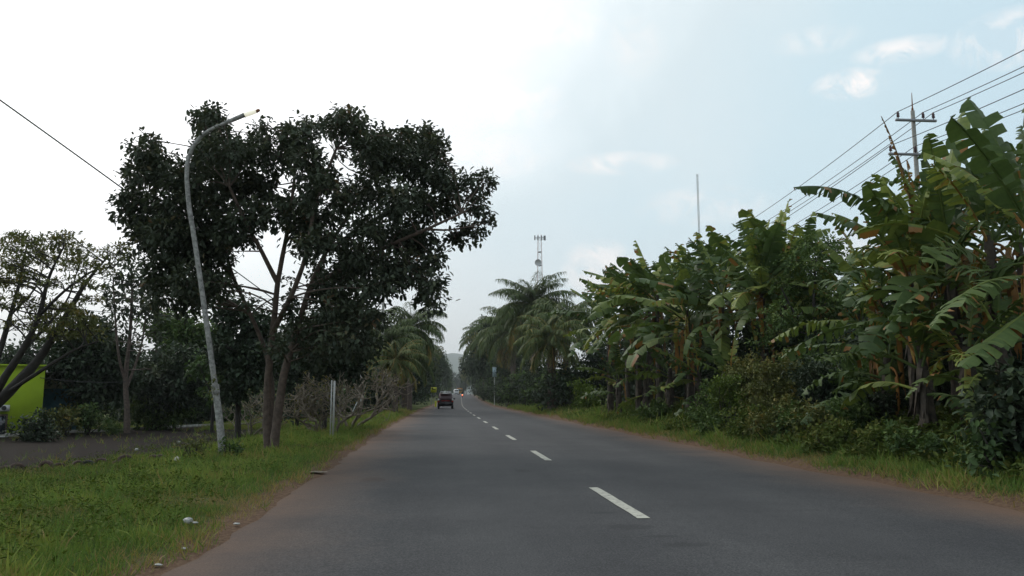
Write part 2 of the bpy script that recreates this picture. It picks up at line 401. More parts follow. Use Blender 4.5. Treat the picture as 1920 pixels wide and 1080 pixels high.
LAT = eL + (eR - eL) * UU
XX = centre(YY) + LAT
camber = .03 * (1 - (LAT / 4.6) ** 2)
r = grid_mesh('road', XX, YY, rise(YY) + camber - .012 + .004, M['road'], None, (LAT, YY)); tag(r, kind='structure')
mk = MB()
for k in range(-1, 44):
    y0 = 8.78 + 8 * k; nseg = 6
    yy = np.linspace(y0, y0 + 2.98, nseg + 1); cc = centre(yy)
    for a in range(nseg):
        z0 = rise(yy[a]) + .03; z1 = rise(yy[a + 1]) + .03
        j = rng.uniform(-.006, .006, 4)
        mk.add([[cc[a] - .07 + j[0], yy[a], z0], [cc[a] + .07 + j[1], yy[a], z0], [cc[a + 1] + .07 + j[2], yy[a + 1], z1], [cc[a + 1] - .07 + j[3], yy[a + 1], z1]], [[0, 1, 2, 3]])
o = mk.build('road_markings', M['paint']); tag(o, kind='structure')

# parking lot sheet draped on the ground left of the verge
NE = np.array([[-19, 8], [-14.2, 15], [-11.0, 20], [-9.2, 25], [-8.2, 31], [-8.0, 38], [-8.2, 45]], float)
FE = np.array([[-46, 33], [-33, 35], [-22, 38.5], [-17.5, 43], [-14.6, 50], [-12.0, 54], [-9.0, 55]], float)
tt = np.linspace(0, 6, 90); ne = np.stack([np.interp(tt, range(7), NE[:, k]) for k in (0, 1)], 1); fe = np.stack([np.interp(tt, range(7), FE[:, k]) for k in (0, 1)], 1)
ne[:, 0] += .15 * np.sin(tt * 7)
w = np.linspace(0, 1, 70)[:, None, None]
G = ne[None] * (1 - w) + fe[None] * w
o = grid_mesh('parking_lot', G[..., 0], G[..., 1], gz(G[..., 0], G[..., 1]) + .012, M['lot']); tag(o, kind='structure')
kb = MB(); kp = [[p[0], p[1], float(gz(p[0], p[1])) + .05] for p in fe[10:80]]
for a, b_ in zip(kp[:-1], kp[1:]):
    a = np.array(a); b_ = np.array(b_); d = b_ - a; L = np.linalg.norm(d[:2])
    kb.box((a + b_) / 2, (L * .995, .16, .2), math.atan2(d[1], d[0]))
o = kb.build('kerb', M['concrete']); tag(o, kind='structure')

# ------------------------------------------------------------------ grass (uncountable)
def grass(name, n, xf, size, seed, dens=None, tint_shift=0):
    rg = np.random.default_rng(seed)
    x, y = xf(rg, n)
    keep = np.ones(n, bool) if dens is None else rg.random(n) < dens(x, y)
    x = x[keep]; y = y[keep]; n = len(x)
    k = 5
    x = np.repeat(x, k) + rg.normal(0, .035, n * k); y = np.repeat(y, k) + rg.normal(0, .035, n * k)
    z = gz(x, y)
    a = rg.uniform(0, 2 * PI, n * k); lean = rg.uniform(.15, 1.0, n * k)
    d = np.stack([np.cos(a) * lean, np.sin(a) * lean, np.ones(n * k) * .8], 1)
    patch = wob(x, y, .9) * .6 + wob(x + 9, y - 4, 2.7) * .6
    sc = size(x, y) * rg.uniform(.5, 1.25, n * k) * (1 + .55 * patch) * np.where(np.repeat(rg.random(n) < .025, k), 1.8, 1)
    t = np.clip(.44 + .40 * patch + rg.normal(0, .13, n * k) + tint_shift, 0, 1)
    dry = rg.random(n * k) < (.05 + 1.1 * np.clip(-patch - .12, 0, 1) + .5 * np.clip(dirt_at(x, y), 0, 1))
    t = np.where(dry, rg.uniform(.78, 1, n * k), t)
    mb = MB()
    mb.leaves(BLADE, np.stack([x, y, z - .01], 1), d, np.stack([np.cos(a), np.sin(a), np.zeros(n * k)], 1) * .3 + rg.normal(0, .3, (n * k, 3)) + np.array([0, 0, .2]), sc, t)
    o = mb.build(name, M['grass']); tag(o, kind='stuff'); return o
def left_xy(rg, n):
    # area-uniform-ish in picture space: depth distributed towards the camera
    d = 3.2 * (75 / 3.2) ** rg.random(n); s = rg.random(n) ** 1.15 * (3.2 + .35 * np.minimum(d, 22))
    return centre(d) + edgeL(d) - .12 - .08 * np.sin(d * 2.3) - s, d
def dl(x, y):
    s = edgeL(y) - (x - centre(y))
    return np.clip(.25 + 1.2 * sst(.1, 1.0, s), 0, 1) * (1 - .97 * (sst(0, .4, -(x - np.interp(y, NE[:, 1], NE[:, 0]))) * (y > 10) * (y < 45)))
o = grass('verge_grass', 62000, left_xy, lambda x, y: .07 + .0038 * np.minimum(y, 45), 11, dl)
tag(o, 'short green grass with dry patches on the left verge beside the parking lot', 'grass')
def right_xy(rg, n):
    d = 6 * (95 / 6) ** rg.random(n); t = .14 + .08 * np.sin(d * 3.1) + rg.random(n) ** 1.1 * (3.5 + .12 * d)
    return centre(d) + edgeR(d) + t, d
o = grass('bank_grass', 42000, right_xy, lambda x, y: .10 + .0038 * np.minimum(y, 45), 12, lambda x, y: 1 - .9 * dirt_at(x, y) ** 2, -.08)
tag(o, 'longer grass covering the right bank below the banana plants', 'grass')
def lot_xy(rg, n):
    k = rg.integers(0, 89, n); v = rg.random(n) ** .5; p = ne[k] * (1 - v[:, None]) + fe[k] * v[:, None]
    beyond = rg.random(n) < .95
    x = np.where(beyond, fe[k][:, 0] - rg.random(n) * 6 + 1, p[:, 0]); y = np.where(beyond, fe[k][:, 1] + rg.random(n) * 14 + .3, p[:, 1])
    return x, y
o = grass('lawn_grass', 14000, lot_xy, lambda x, y: .2 + 0 * x, 13, lambda x, y: np.clip(.35 + wob(x, y, .6), .03, 1), .05)
tag(o, 'sparse grass and weeds beyond and in the cracks of the dark parking lot', 'grass')
# broad-leaved ground weeds on both verges
def weeds(name, n, xf, label, seed, sz, mat, tall=1.0):
    rg = np.random.default_rng(seed); x, y = xf(rg, n); k = 14
    cx = np.repeat(x, k); cy = np.repeat(y, k); sp = np.repeat(rg.uniform(.04, .13, n), k)
    cx = cx + rg.normal(0, 1, n * k) * sp; cy = cy + rg.normal(0, 1, n * k) * sp
    z = gz(cx, cy) + rg.uniform(.02, .14, n * k) * (1 + (tall - 1) * np.repeat(rg.random(n) ** 1.5, k) * (.3 + .7 * sst(1.5, 3.2, cx - centre(cy) - 4.6)))
    d = rg.normal(0, 1, (n * k, 3)); d[:, 2] = np.abs(d[:, 2]) * .5 + .1
    mb = MB(); mb.leaves(BROAD, np.stack([cx, cy, z], 1), d, np.tile([0, 0, 1.], (n * k, 1)), rg.uniform(.6, 1.4, n * k) * sz, np.clip(rg.normal(.45, .25, n * k), 0, 1))
    o = mb.build(name, M[mat]); tag(o, label, 'weeds', None, 'stuff')
weeds('verge_weeds', 2200, lambda rg, n: (lambda d: (centre(d) + edgeL(d) - .6 - rg.random(n) ** .8 * (2.5 + .25 * np.minimum(d, 20)), d))(4 * (50 / 4) ** rg.random(n)), 'low broad-leaved weeds growing through the left verge grass', 21, .05, 'leaf_weed')
weeds('bank_weeds', 7500, lambda rg, n: (lambda d: (centre(d) + edgeR(d) + .9 + rg.random(n) * 3.6, d))(7 * (60 / 7) ** rg.random(n)), 'leafy weeds and creepers covering the slope of the right bank', 22, .11, 'leaf_bank', 3.2)

# ------------------------------------------------------------------ trees
def bez(p0, p1, sag, n=7):
    p0 = np.asarray(p0, float); p1 = np.asarray(p1, float); t = np.linspace(0, 1, n)[:, None]
    return p0 * (1 - t) + p1 * t + np.asarray(sag) * (4 * t * (1 - t)) * .5
def crown_blob(mb, rg, c, rad, L, cover, tpl=BROAD, droop=.3, tint=.45, spread=.22, k=9, flat=1.0):
    rad = np.asarray(rad, float); area = PI * (rad[0] * rad[2]) ; la = .30 * L * L if tpl is BROAD else (.2 * L * L if tpl is OVAL else .06 * L * L)
    n = max(3, int(cover * area / la / k))
    v = rg.normal(0, 1, (n, 3)); v /= np.linalg.norm(v, axis=1)[:, None]
    rr = rg.random(n) ** .45 * (1 + .18 * rg.normal(0, 1, n).clip(-1.5, 1.8))
    cp = c + v * rr[:, None] * rad
    if OPENINGS:
        ux, uy = proj(cp); keep = np.ones(n, bool)
        for ox, oy, orx, ory in OPENINGS: keep &= ((ux - ox) / orx) ** 2 + ((uy - oy) / ory) ** 2 > rg.uniform(.75, 1.25, n)
        cp = cp[keep]; v = v[keep]; n = len(cp)
        if n == 0: return np.array([c])
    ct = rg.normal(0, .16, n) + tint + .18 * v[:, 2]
    P = np.repeat(cp, k, 0) + rg.normal(0, 1, (n * k, 3)) * L * .55 * np.array([1, 1, flat])
    out = np.repeat(v, k, 0)
    d = out * .55 + rg.normal(0, .6, (n * k, 3)) + np.array([0, 0, -droop])
    up = np.tile([0, 0, 1.], (n * k, 1)) + rg.normal(0, .35, (n * k, 3))
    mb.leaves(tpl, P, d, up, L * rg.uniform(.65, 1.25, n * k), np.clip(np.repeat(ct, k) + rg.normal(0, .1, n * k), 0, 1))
    return cp
def path_px(pts, d0, n=4):
    """polyline of (px, py, depth offset) through the picture -> smooth world path"""
    P = np.array([at(a[0], a[1], d0 + (a[2] if len(a) > 2 else 0)) for a in pts])
    t = np.arange(len(P)); ti = np.linspace(0, len(P) - 1, (len(P) - 1) * n + 1)
    Q = np.stack([np.interp(ti, t, P[:, k]) for k in range(3)], 1)
    for _ in range(2): Q[1:-1] = (Q[:-2] + 2 * Q[1:-1] + Q[2:]) / 4
    return Q
def make_tree(name, label, base, limbs, blobs, L, cover, leaf, bark, rg, tpl=BROAD, droop=.3, tint=.45, group=None, cat='tree', twig_r=.03, twigs=4, k=9, flat=1.0, sub=True):
    root = thing(name, base, label, cat, group)
    tr = MB(); nodes = []
    for P, r0, r1 in limbs:
        P = np.asarray(P, float); rad = np.linspace(r0, r1, len(P)); tr.tube(P, rad, 8, rough=.08); nodes += [(p, r) for p, r in zip(P, rad)]
    NP = np.array([p for p, _ in nodes]); NR = np.array([r for _, r in nodes])
    cr = MB()
    for c, rad in blobs:
        c = np.asarray(c, float); rad = np.asarray(rad, float)
        dist = np.linalg.norm(NP - c, axis=1) + .8 * np.clip(NP[:, 2] - c[2] + .1, 0, 9)
        i = int(dist.argmin()); s = NP[i]; Ls = np.linalg.norm(c - s)
        P = bez(s, c, rg.normal(0, .12, 3) * Ls + np.array([0, 0, .1 * Ls])); rad0 = min(NR[i] * .7, twig_r * (1 + Ls * .35))
        tr.tube(P, np.linspace(rad0, twig_r * .45, len(P)), 5)
        cps = crown_blob(cr, rg, c, rad, L, cover, tpl, droop, tint, k=k, flat=flat)
        for q in range(twigs):
            e = cps[rg.integers(len(cps))]
            tr.tube(bez(P[rg.integers(3, len(P))], e, rg.normal(0, .08, 3), 4), np.linspace(twig_r * .45, twig_r * .15, 4), 4, cap=False)
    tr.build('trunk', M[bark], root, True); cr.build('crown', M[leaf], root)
    return root
def auto_tree(name, label, base, h, cr_r, cb, L, cover, leaf, bark, seed, nb=14, br=.38, tpl=BROAD, droop=.3, group=None, cat='tree', tr_r=None, lean=(0, 0), squash=1.0, k=9, tint=.45):
    """h height, cr_r crown radius, cb height where the crown starts"""
    rg = np.random.default_rng(seed); base = np.asarray(base, float); tr_r = tr_r or h * .022
    top = base + np.array([lean[0], lean[1], h * .8])
    stem = bez(base - [0, 0, .1], top, rg.normal(0, .03, 3) * h, 9)
    limbs = [(stem, tr_r, tr_r * .35)]; blobs = []
    cc = base + np.array([lean[0] * .8, lean[1] * .8, (cb + h) / 2]); hz = (h - cb) / 2
    for i in range(nb):
        v = rg.normal(0, 1, 3); v /= np.linalg.norm(v); rr = rg.random() ** .5 * .82
        wd = 1.0 if squash == 1 else squash
        c = cc + v * rr * np.array([cr_r, cr_r, hz * wd])
        b = br * cr_r * rg.uniform(.7, 1.25)
        blobs.append((c, (b, b, b * rg.uniform(.65, .95))))
    for i in range(max(3, nb // 4)):
        c, b = blobs[i * 3 % nb]; s = stem[rg.integers(3, 7)]
        limbs.append((bez(s, c, [0, 0, -.1 * h * .2], 7), tr_r * .5, tr_r * .15))
    return make_tree(name, label, base, limbs, blobs, L, cover, leaf, bark, rg, tpl, droop, tint, group, cat, twig_r=tr_r * .3, k=k)
def bush(name, label, base, rx, h, L, cover, leaf, seed, nb=9, tpl=BROAD, cat='shrub', group=None, ry=None, tint=.45, droop=.1):
    rg = np.random.default_rng(seed); base = np.asarray(base, float); ry = ry or rx
    root = thing(name, base, label, cat, group); st = MB(); cr = MB()
    for i in range(nb):
        a = rg.uniform(0, 2 * PI); q = rg.random() ** .6 * .7; zz = rg.uniform(.22, .82)
        b = .42 * min(rx, h * .8) * rg.uniform(.75, 1.3)
        c = base + np.array([math.cos(a) * q * rx, math.sin(a) * q * ry, zz * h * (1 - .35 * q)])
        crown_blob(cr, rg, c, (b * rx / min(rx, h), b, b * .85), L, cover, tpl, droop, tint)
        st.tube(bez(base + np.array([rg.uniform(-.15, .15) * rx, rg.uniform(-.15, .15) * rx, -.05]), c, rg.normal(0, .08, 3), 5), np.linspace(.03, .008, 5), 5)
    st.build('stem', M['bark_dark'], root); cr.build('foliage', M[leaf], root)
    return root

# --- the big dark tree
rg = np.random.default_rng(101)
D0 = 19.6
base = gp(508, D0)
st = lambda pts, d=D0: path_px(pts, d)
limbs = [
    (st([(513, 852, 0), (520, 780, 0), (532, 700, 0), (556, 620, .2), (580, 540, .4), (612, 470, .6), (655, 400, .8), (700, 330, 1)]), .115, .03),
    (st([(503, 850, .25), (500, 780, .3), (503, 700, .3), (512, 620, 0), (520, 530, -.3), (540, 430, -.5), (552, 340, -.5), (556, 270, -.4)]), .11, .025),
    (st([(507, 848, .5), (506, 790, .6), (512, 730, .9), (500, 660, 1.2), (470, 590, 1.3), (436, 520, 1.2), (415, 440, 1), (395, 350, .8), (398, 260, .7)]), .075, .025),
    (st([(520, 530, -.3), (490, 470, -.6), (462, 420, -1), (430, 350, -1.2)]), .06, .03),
    (st([(436, 520, 1.2), (380, 450, 1), (320, 400, .6), (260, 370, .3)]), .06, .02),
    (st([(512, 620, 0), (545, 560, -.8), (575, 480, -1.3), (590, 380, -1.2), (630, 280, -1)]), .07, .03),
    (st([(580, 540, .4), (650, 500, -.3), (730, 460, -.8), (800, 430, -1), (865, 400, -1)]), .075, .025),
    (st([(612, 470, .6), (680, 430, 1.4), (760, 370, 1.5), (800, 300, 1.2)]), .06, .025),
    (st([(800, 430, -1), (840, 432, -.8), (880, 425, -.8)]), .03, .015),
    (st([(470, 590, 1.3), (420, 560, 1.5), (370, 530, 1.6), (335, 500, 1.4)]), .05, .02),
]
BL = [(275, 280, 28, 26), (262, 325, 32, 30), (245, 372, 26, 24), (238, 405, 22, 15), (275, 395, 36, 28), (270, 440, 30, 28), (312, 320, 40, 36), (395, 235, 34, 30), (402, 212, 18, 18), (372, 270, 34, 30),
      (420, 285, 42, 36), (460, 290, 34, 30), (488, 256, 24, 26), (440, 340, 48, 42), (370, 345, 46, 44), (330, 385, 42, 40), (400, 400, 44, 40), (300, 440, 40, 38), (340, 470, 42, 40), (385, 455, 36, 36),
      (310, 505, 36, 34), (350, 530, 38, 34), (300, 550, 26, 24), (345, 565, 26, 18), (395, 520, 30, 30), (545, 256, 34, 28), (520, 290, 34, 32), (580, 250, 28, 24), (575, 295, 40, 34), (500, 350, 40, 36),
      (480, 400, 40, 30), (545, 395, 42, 30), (580, 350, 36, 30), (615, 330, 32, 30), (620, 240, 24, 20), (645, 222, 26, 20), (672, 240, 28, 24), (690, 275, 34, 32), (640, 290, 14, 12), (720, 262, 28, 24), (715, 300, 40, 40),
      (760, 262, 26, 22), (790, 260, 26, 24), (818, 285, 24, 26), (770, 310, 42, 38), (818, 330, 32, 30), (700, 355, 40, 36), (745, 375, 42, 36), (650, 380, 36, 32), (850, 345, 28, 24), (880, 345, 20, 16), (908, 342, 18, 18), (912, 330, 12, 10),
      (800, 385, 38, 30), (845, 385, 26, 20), (892, 385, 24, 18), (912, 410, 12, 14), (885, 425, 24, 16), (860, 445, 24, 12), (690, 425, 40, 34), (745, 440, 42, 38), (795, 445, 34, 32), (600, 410, 34, 30), (620, 455, 34, 28),
      (570, 465, 26, 24), (670, 480, 38, 32), (720, 500, 42, 34), (775, 500, 36, 32), (815, 490, 24, 22), (805, 535, 28, 22), (822, 562, 18, 16), (795, 558, 16, 14), (700, 545, 36, 26), (640, 530, 34, 30), (655, 580, 34, 30), (600, 545, 26, 26), (745, 530, 24, 16),
      (690, 600, 34, 26), (610, 610, 36, 30), (560, 580, 22, 22), (420, 470, 24, 24), (455, 440, 26, 22), (550, 520, 14, 12), (470, 575, 14, 12), (285, 575, 18, 12), (380, 560, 26, 18), (415, 535, 24, 18), (345, 440, 36, 32), (430, 430, 34, 30), (560, 620, 24, 22), (640, 640, 34, 28), (600, 660, 30, 26), (680, 645, 26, 20), (540, 560, 14, 14), (520, 650, 16, 18), (655, 500, 34, 30), (590, 500, 22, 22), (625, 575, 30, 26), (560, 430, 34, 26), (275, 262, 12, 12), (290, 262, 10, 12), (405, 203, 10, 12), (385, 222, 12, 12), (490, 238, 10, 14), (545, 236, 14, 10), (575, 238, 12, 10), (635, 212, 12, 10), (655, 215, 10, 10), (765, 248, 12, 10), (790, 243, 10, 8), (825, 262, 12, 12), (228, 330, 10, 12), (226, 400, 14, 8), (245, 425, 14, 10), (918, 335, 12, 12), (905, 365, 12, 10), (915, 415, 10, 12), (890, 440, 10, 12), (835, 470, 12, 12), (815, 575, 14, 10)]
blobs = []
for (px, py, rx, ry) in BL:
    ex = (px - 560) / 350
    off = rg.uniform(-1, 1) * 2.2 * math.sqrt(max(.1, 1 - ex * ex))
    for o_ in ((off,) if rx < 24 else (off, -off * .8 + rg.uniform(-.4, .4))):
        d = D0 + .2 + o_; s = mpp(D0)
        blobs.append((at(px + rg.uniform(-4, 4), py + rg.uniform(-4, 4), d), (rx * s * 1.03, rx * s * 1.15, ry * s * 1.03)))
OPENINGS[:] = [(535, 350, 24, 22), (650, 322, 16, 18), (485, 505, 42, 42), (527, 468, 26, 26), (560, 520, 14, 26), (822, 428, 22, 12), (872, 402, 18, 10), (770, 402, 12, 12), (620, 480, 12, 18), (345, 272, 20, 26), (517, 262, 10, 24), (603, 268, 12, 26), (455, 235, 20, 22), (705, 240, 12, 14), (440, 470, 14, 14), (300, 365, 12, 8), (845, 500, 20, 40), (700, 460, 8, 12), (565, 590, 10, 18)]
make_tree('broadleaf_tree', 'large dark broadleaf tree with forked trunks and wide crown beside the leaning lamp', base, limbs, blobs, .14, 3.5, 'leaf_dark', 'bark_red', rg, droop=.35, tint=.42, twig_r=.016, twigs=5, k=9)
OPENINGS[:] = []

# --- spreading feathery tree at the far left
rg = np.random.default_rng(102); D1 = 23
b1 = gp(-95, D1)
l1 = lambda pts: path_px(pts, D1)
limbs = [(l1([(-95, 862, 0), (-40, 790, 0), (15, 735, 0), (70, 680, .2), (120, 600, .4), (160, 530, .6), (205, 478, .8)]), .22, .02),
         (l1([(-40, 790, 0), (0, 720, -.6), (45, 655, -1), (75, 590, -1.2), (90, 520, -1.4), (120, 462, -1.6)]), .13, .02),
         (l1([(-60, 815, .3), (-30, 730, 1), (0, 660, 1.3), (20, 590, 1.5), (40, 520, 1.7), (50, 460, 1.8)]), .13, .02),
         (l1([(15, 735, 0), (85, 690, -.8), (140, 655, -1.1), (185, 640, -1.2)]), .06, .02),
         (l1([(0, 660, 1.3), (-40, 590, 1.2), (-60, 520, 1)]), .07, .02),
         (l1([(75, 590, -1.2), (120, 545, -1.5), (175, 505, -1.4), (215, 500, -1)]), .045, .015),
         (l1([(45, 655, -1), (90, 610, .6), (130, 560, 1.5), (150, 490, 1.8)]), .05, .015),
         (l1([(20, 590, 1.5), (70, 540, .8), (85, 480, .6)]), .04, .012)]
BL = [(-60, 480, 50, 16), (0, 462, 45, 14), (20, 490, 50, 12), (55, 455, 45, 12), (105, 455, 45, 12), (150, 465, 40, 11), (195, 475, 35, 10), (218, 468, 22, 8), (90, 488, 50, 10), (150, 500, 40, 10), (10, 530, 50, 10), (60, 520, 45, 9),
      (110, 530, 45, 9), (165, 535, 35, 9), (195, 505, 28, 8), (0, 570, 45, 9), (50, 560, 40, 8), (130, 575, 35, 9), (80, 600, 40, 9), (20, 610, 40, 8), (150, 600, 30, 14), (-30, 520, 40, 12), (35, 440, 30, 6), (120, 440, 30, 6), (-40, 600, 40, 12), (170, 560, 25, 8), (95, 580, 45, 18), (140, 600, 40, 20), (165, 625, 30, 16), (75, 610, 40, 14), (115, 625, 40, 14), (60, 475, 50, 12), (140, 485, 45, 12), (10, 505, 50, 10)]
s = mpp(D1); blobs = []
for (px, py, rx, ry) in BL:
    for q in range(3):
        blobs.append((at(px + rg.uniform(-14, 14), py + rg.uniform(-5, 5), D1 + rg.uniform(-2, 2)), (rx * s * .75, rx * s * .9, ry * s * 1.0)))
make_tree('umbrella_tree', 'airy flat-topped tree with feathery olive foliage leaning in from the left edge', b1, limbs, blobs, .13, 1.25, 'leaf_olive', 'bark_dark', rg, tpl=OVAL, droop=.0, tint=.5, twig_r=.018, twigs=5, k=10, flat=.4)

# --- slender pale-trunked tree in the lot
rg = np.random.default_rng(103); D2 = 40
limbs = [(path_px([(238, 812), (238, 760), (234, 712), (243, 640), (248, 560), (246, 500)], D2), .16, .04), (path_px([(234, 712), (222, 670, -.4), (216, 600, -.6), (212, 520, -.6)], D2), .08, .03), (path_px([(238, 725), (252, 690, .5), (268, 640, .8), (276, 560, .9)], D2), .08, .03)]
s = mpp(D2)
blobs = [(at(px, py, D2 + rg.uniform(-1.3, 1.3)), (rx * s, rx * s, ry * s)) for px, py, rx, ry in [(245, 500, 30, 18), (222, 520, 26, 20), (265, 525, 28, 20), (210, 550, 20, 18), (240, 550, 26, 18), (280, 550, 22, 18), (225, 580, 22, 16), (262, 580, 26, 16), (290, 590, 16, 16), (215, 610, 16, 12), (245, 620, 22, 10), (280, 625, 20, 12), (300, 660, 14, 16), (210, 640, 12, 10), (235, 485, 16, 10), (285, 690, 16, 12), (262, 655, 10, 10), (205, 575, 12, 10)]]
make_tree('slender_tree', 'slender tree with a pale forked trunk and thin dark crown beyond the parking lot', gp(238, D2), limbs, blobs, .26, 2.3, 'leaf_dark', 'bark', rg, twig_r=.025, k=7)

# --- other left side trees
def tree_px(name, label, px, d, top, halfw, bot, leaf, seed, nb=16, L=.3, cover=2.8, bark='bark_dark', tpl=BROAD, br=.4, group=None, tr_r=None, k=9, lean=(0, 0), tint=.45):
    b = gp(px, d); zt = at(px, top, d)[2]; zb = at(px, bot, d)[2]
    return auto_tree(name, label, b, zt - b[2], halfw * mpp(d), max(.4, zb - b[2]), L, cover, leaf, bark, seed, nb, br, tpl, group=group, tr_r=tr_r, k=k, lean=lean, tint=tint)
tree_px('shade_tree', 'near-black rounded tree right of the lime green house', 168, 43, 580, 78, 815, 'leaf_black', 201, 44, .28, 3.2)
tree_px('shade_tree', 'broad bright-edged green tree between the slender tree and the leaning lamp', 345, 52, 555, 75, 730, 'leaf_mid', 202, 30, .3, 3)
tree_px('shade_tree', 'dense dark tree whose crown sits just left of the big tree trunks', 450, 34, 540, 75, 770, 'leaf_black', 203, 40, .22, 3)
tree_px('shade_tree', 'dark low tree behind the leaning lamp, below the brighter green crown', 330, 46, 640, 80, 810, 'leaf_black', 204, 34, .28, 2.6)
tree_px('shade_tree', 'dark round-crowned tree right behind the big tree trunks, over the bare frangipani', 610, 30, 580, 90, 735, 'leaf_black', 205, 40, .2, 3)
tree_px('shade_tree', 'tall green tree leafing out behind the big tree, left of the palms', 705, 62, 565, 32, 760, 'leaf_mid', 206, 16, .3, 2.2, br=.5)
tree_px('shade_tree', 'small dark tree with yellowish leaves between the leaning lamp and the big tree', 400, 40, 640, 50, 780, 'leaf_mid', 207, 14, .24, 2.2)
tree_px('shade_tree', 'dark tree rising behind the slender pale-trunked tree', 240, 58, 650, 60, 800, 'leaf_black', 208, 20, .35, 2.6)
tree_px('shade_tree', 'dark tree filling the gap left of the lime house roof', 40, 60, 640, 60, 720, 'leaf_black', 209, 16, .35, 2.2)
tree_px('shade_tree', 'dark tree behind the leafless frangipani and the white post', 560, 45, 620, 70, 790, 'leaf_black', 210, 22, .28, 2.4)
bush('shrub', 'dark layered shrub in front of the lime green house wall', gp(70, 34), .85, 1.15, .16, 2.4, 'leaf_black', 220, 12)
bush('shrub', 'brownish low shrub between the lime house and the slender tree', gp(125, 38.5), .9, 1.5, .16, 2, 'leaf_olive', 221, 9)
bush('shrub', 'olive green low shrub left of the slender pale trunk', gp(170, 40), 1.0, 1.6, .16, 2, 'leaf_mid', 222, 9)
bush('shrub', 'small grassy tuft shrub at the foot of the slender tree', gp(215, 40), .7, .6, .22, 2, 'leaf_mid', 223, 6, tpl=NARROW)
bush('shrub', 'wide green hedge-like shrub behind the parking lot kerb, right of the slender tree', gp(300, 46), 1.9, 2.2, .2, 2.2, 'leaf_mid', 224, 16)
bush('shrub', 'dark shrub behind the kerb under the leaning lamp', gp(372, 52), 1.9, 1.9, .2, 2.2, 'leaf_black', 225, 14)
bush('shrub', 'low green shrub at the far end of the parking lot, left of the big trunks', gp(445, 58), 1.8, 1.5, .2, 2, 'leaf_mid', 226, 12)
bush('shrub', 'green leafy weed bush at the foot of the leaning lamp', gp(437, 17.2), .28, .42, .09, 1.6, 'leaf_mid', 227, 6)
bush('shrub', 'scraggly weed bush on the verge left of the lamp base', gp(375, 17.5), .5, .55, .07, .8, 'leaf_olive', 228, 7)

# --- distant rows: prototypes copied
def proto(seed, h, r, cb, leaf, L=.42, nb=18, cover=2.2, name='roadside_tree', lab='', grp=''):
    return auto_tree(name, lab, (0, 0, 0), h, r, cb, L, cover, leaf, 'bark_dark', seed, nb, .4, group=grp)
gL = 'trees lining the left side of the road ahead'; gR = 'trees lining the right side of the road ahead'
labL = 'dark broadleaf tree in the distant row left of the road'; labR = 'dark broadleaf tree in the distant row right of the road'
pA = proto(301, 10, 4.2, 1.2, 'leaf_black'); pB = proto(302, 12, 4.6, 2.0, 'leaf_mid', nb=20); pC = proto(303, 8, 3.8, .6, 'leaf_black', nb=16); pD = proto(304, 13, 5, 2.5, 'leaf_olive', nb=20)
protos = [pA, pB, pC, pD]; ph = [10, 12, 8, 13]; used = [False] * 4
def put(k, x, y, h, rz, label, group):
    z = float(gz(x, y)); s = h / ph[k]; xy = s * (1 if y < 120 or y > 620 else (.75 if y < 190 else .55)); sc3 = (xy, xy, s)
    if not used[k]:
        used[k] = True; o = protos[k]; o.location = (x, y, z); o.rotation_euler = (0, 0, rz); o.scale = sc3; o['label'] = label; o['group'] = group; return o
    return copy_thing(protos[k], (x, y, z), rz, sc3, label, group)
rg = np.random.default_rng(33)
# (px, depth, top py)
for i, (px, d, top) in enumerate([(740, 95, 640), (765, 110, 648), (778, 130, 655), (790, 150, 650), (803, 175, 640), (812, 205, 648), (822, 240, 655), (829, 280, 668), (836, 320, 672), (838, 370, 698), (841, 430, 708), (843, 520, 716), (771, 118, 690), (796, 165, 690), (815, 220, 690)]):
    x = xat(px, d); h = at(px, top, d)[2] - float(gz(x, d)); lim = float(centre(d) + edgeL(d)) - 1.5
    put([0, 2, 1, 0, 3, 2][i % 6], min(x, lim) if d < 300 else x, d, h, rg.uniform(0, 6), labL, gL)
for i, (px, d, top) in enumerate([(866, 600, 718), (871, 480, 702), (874, 400, 664), (880, 340, 660), (886, 290, 652), (893, 250, 640), (900, 215, 620), (912, 180, 600), (925, 155, 590), (938, 140, 575), (955, 125, 590), (905, 230, 690), (960, 118, 655)]):
    x = xat(px, d); h = at(px, top, d)[2] - float(gz(x, d)); lim = float(centre(d) + edgeR(d)) + 1.2
    put([2, 0, 3, 0, 1, 2][i % 6], max(x, lim) if d < 350 else x, d, h, rg.uniform(0, 6), labR, gR)
for i in range(5):   # canopy beyond the bend
    d = 640 + 25 * i; px = 838 + i * 8; x = xat(px, d)
    put(i % 3, x, d, at(px, [694, 712, 704, 690, 698][i], d)[2] - float(gz(x, d)), i * 1.3, 'hazy tree closing the view where the road disappears', 'trees closing the end of the road')
# background belt beyond the lot and behind the left row
gB = 'background trees beyond the parking lot'
for i in range(22):
    px = -60 + i * 39; d = 70 + (i * 37 % 40); x = xat(px, d); top = 655 + (i * 53 % 30) - (0 if px < 600 else 20)
    put([0, 2, 1][i % 3], x, d, at(px, top, d)[2] - float(gz(x, d)), i * 2.1, 'dark background tree in the belt beyond the parking lot', gB)

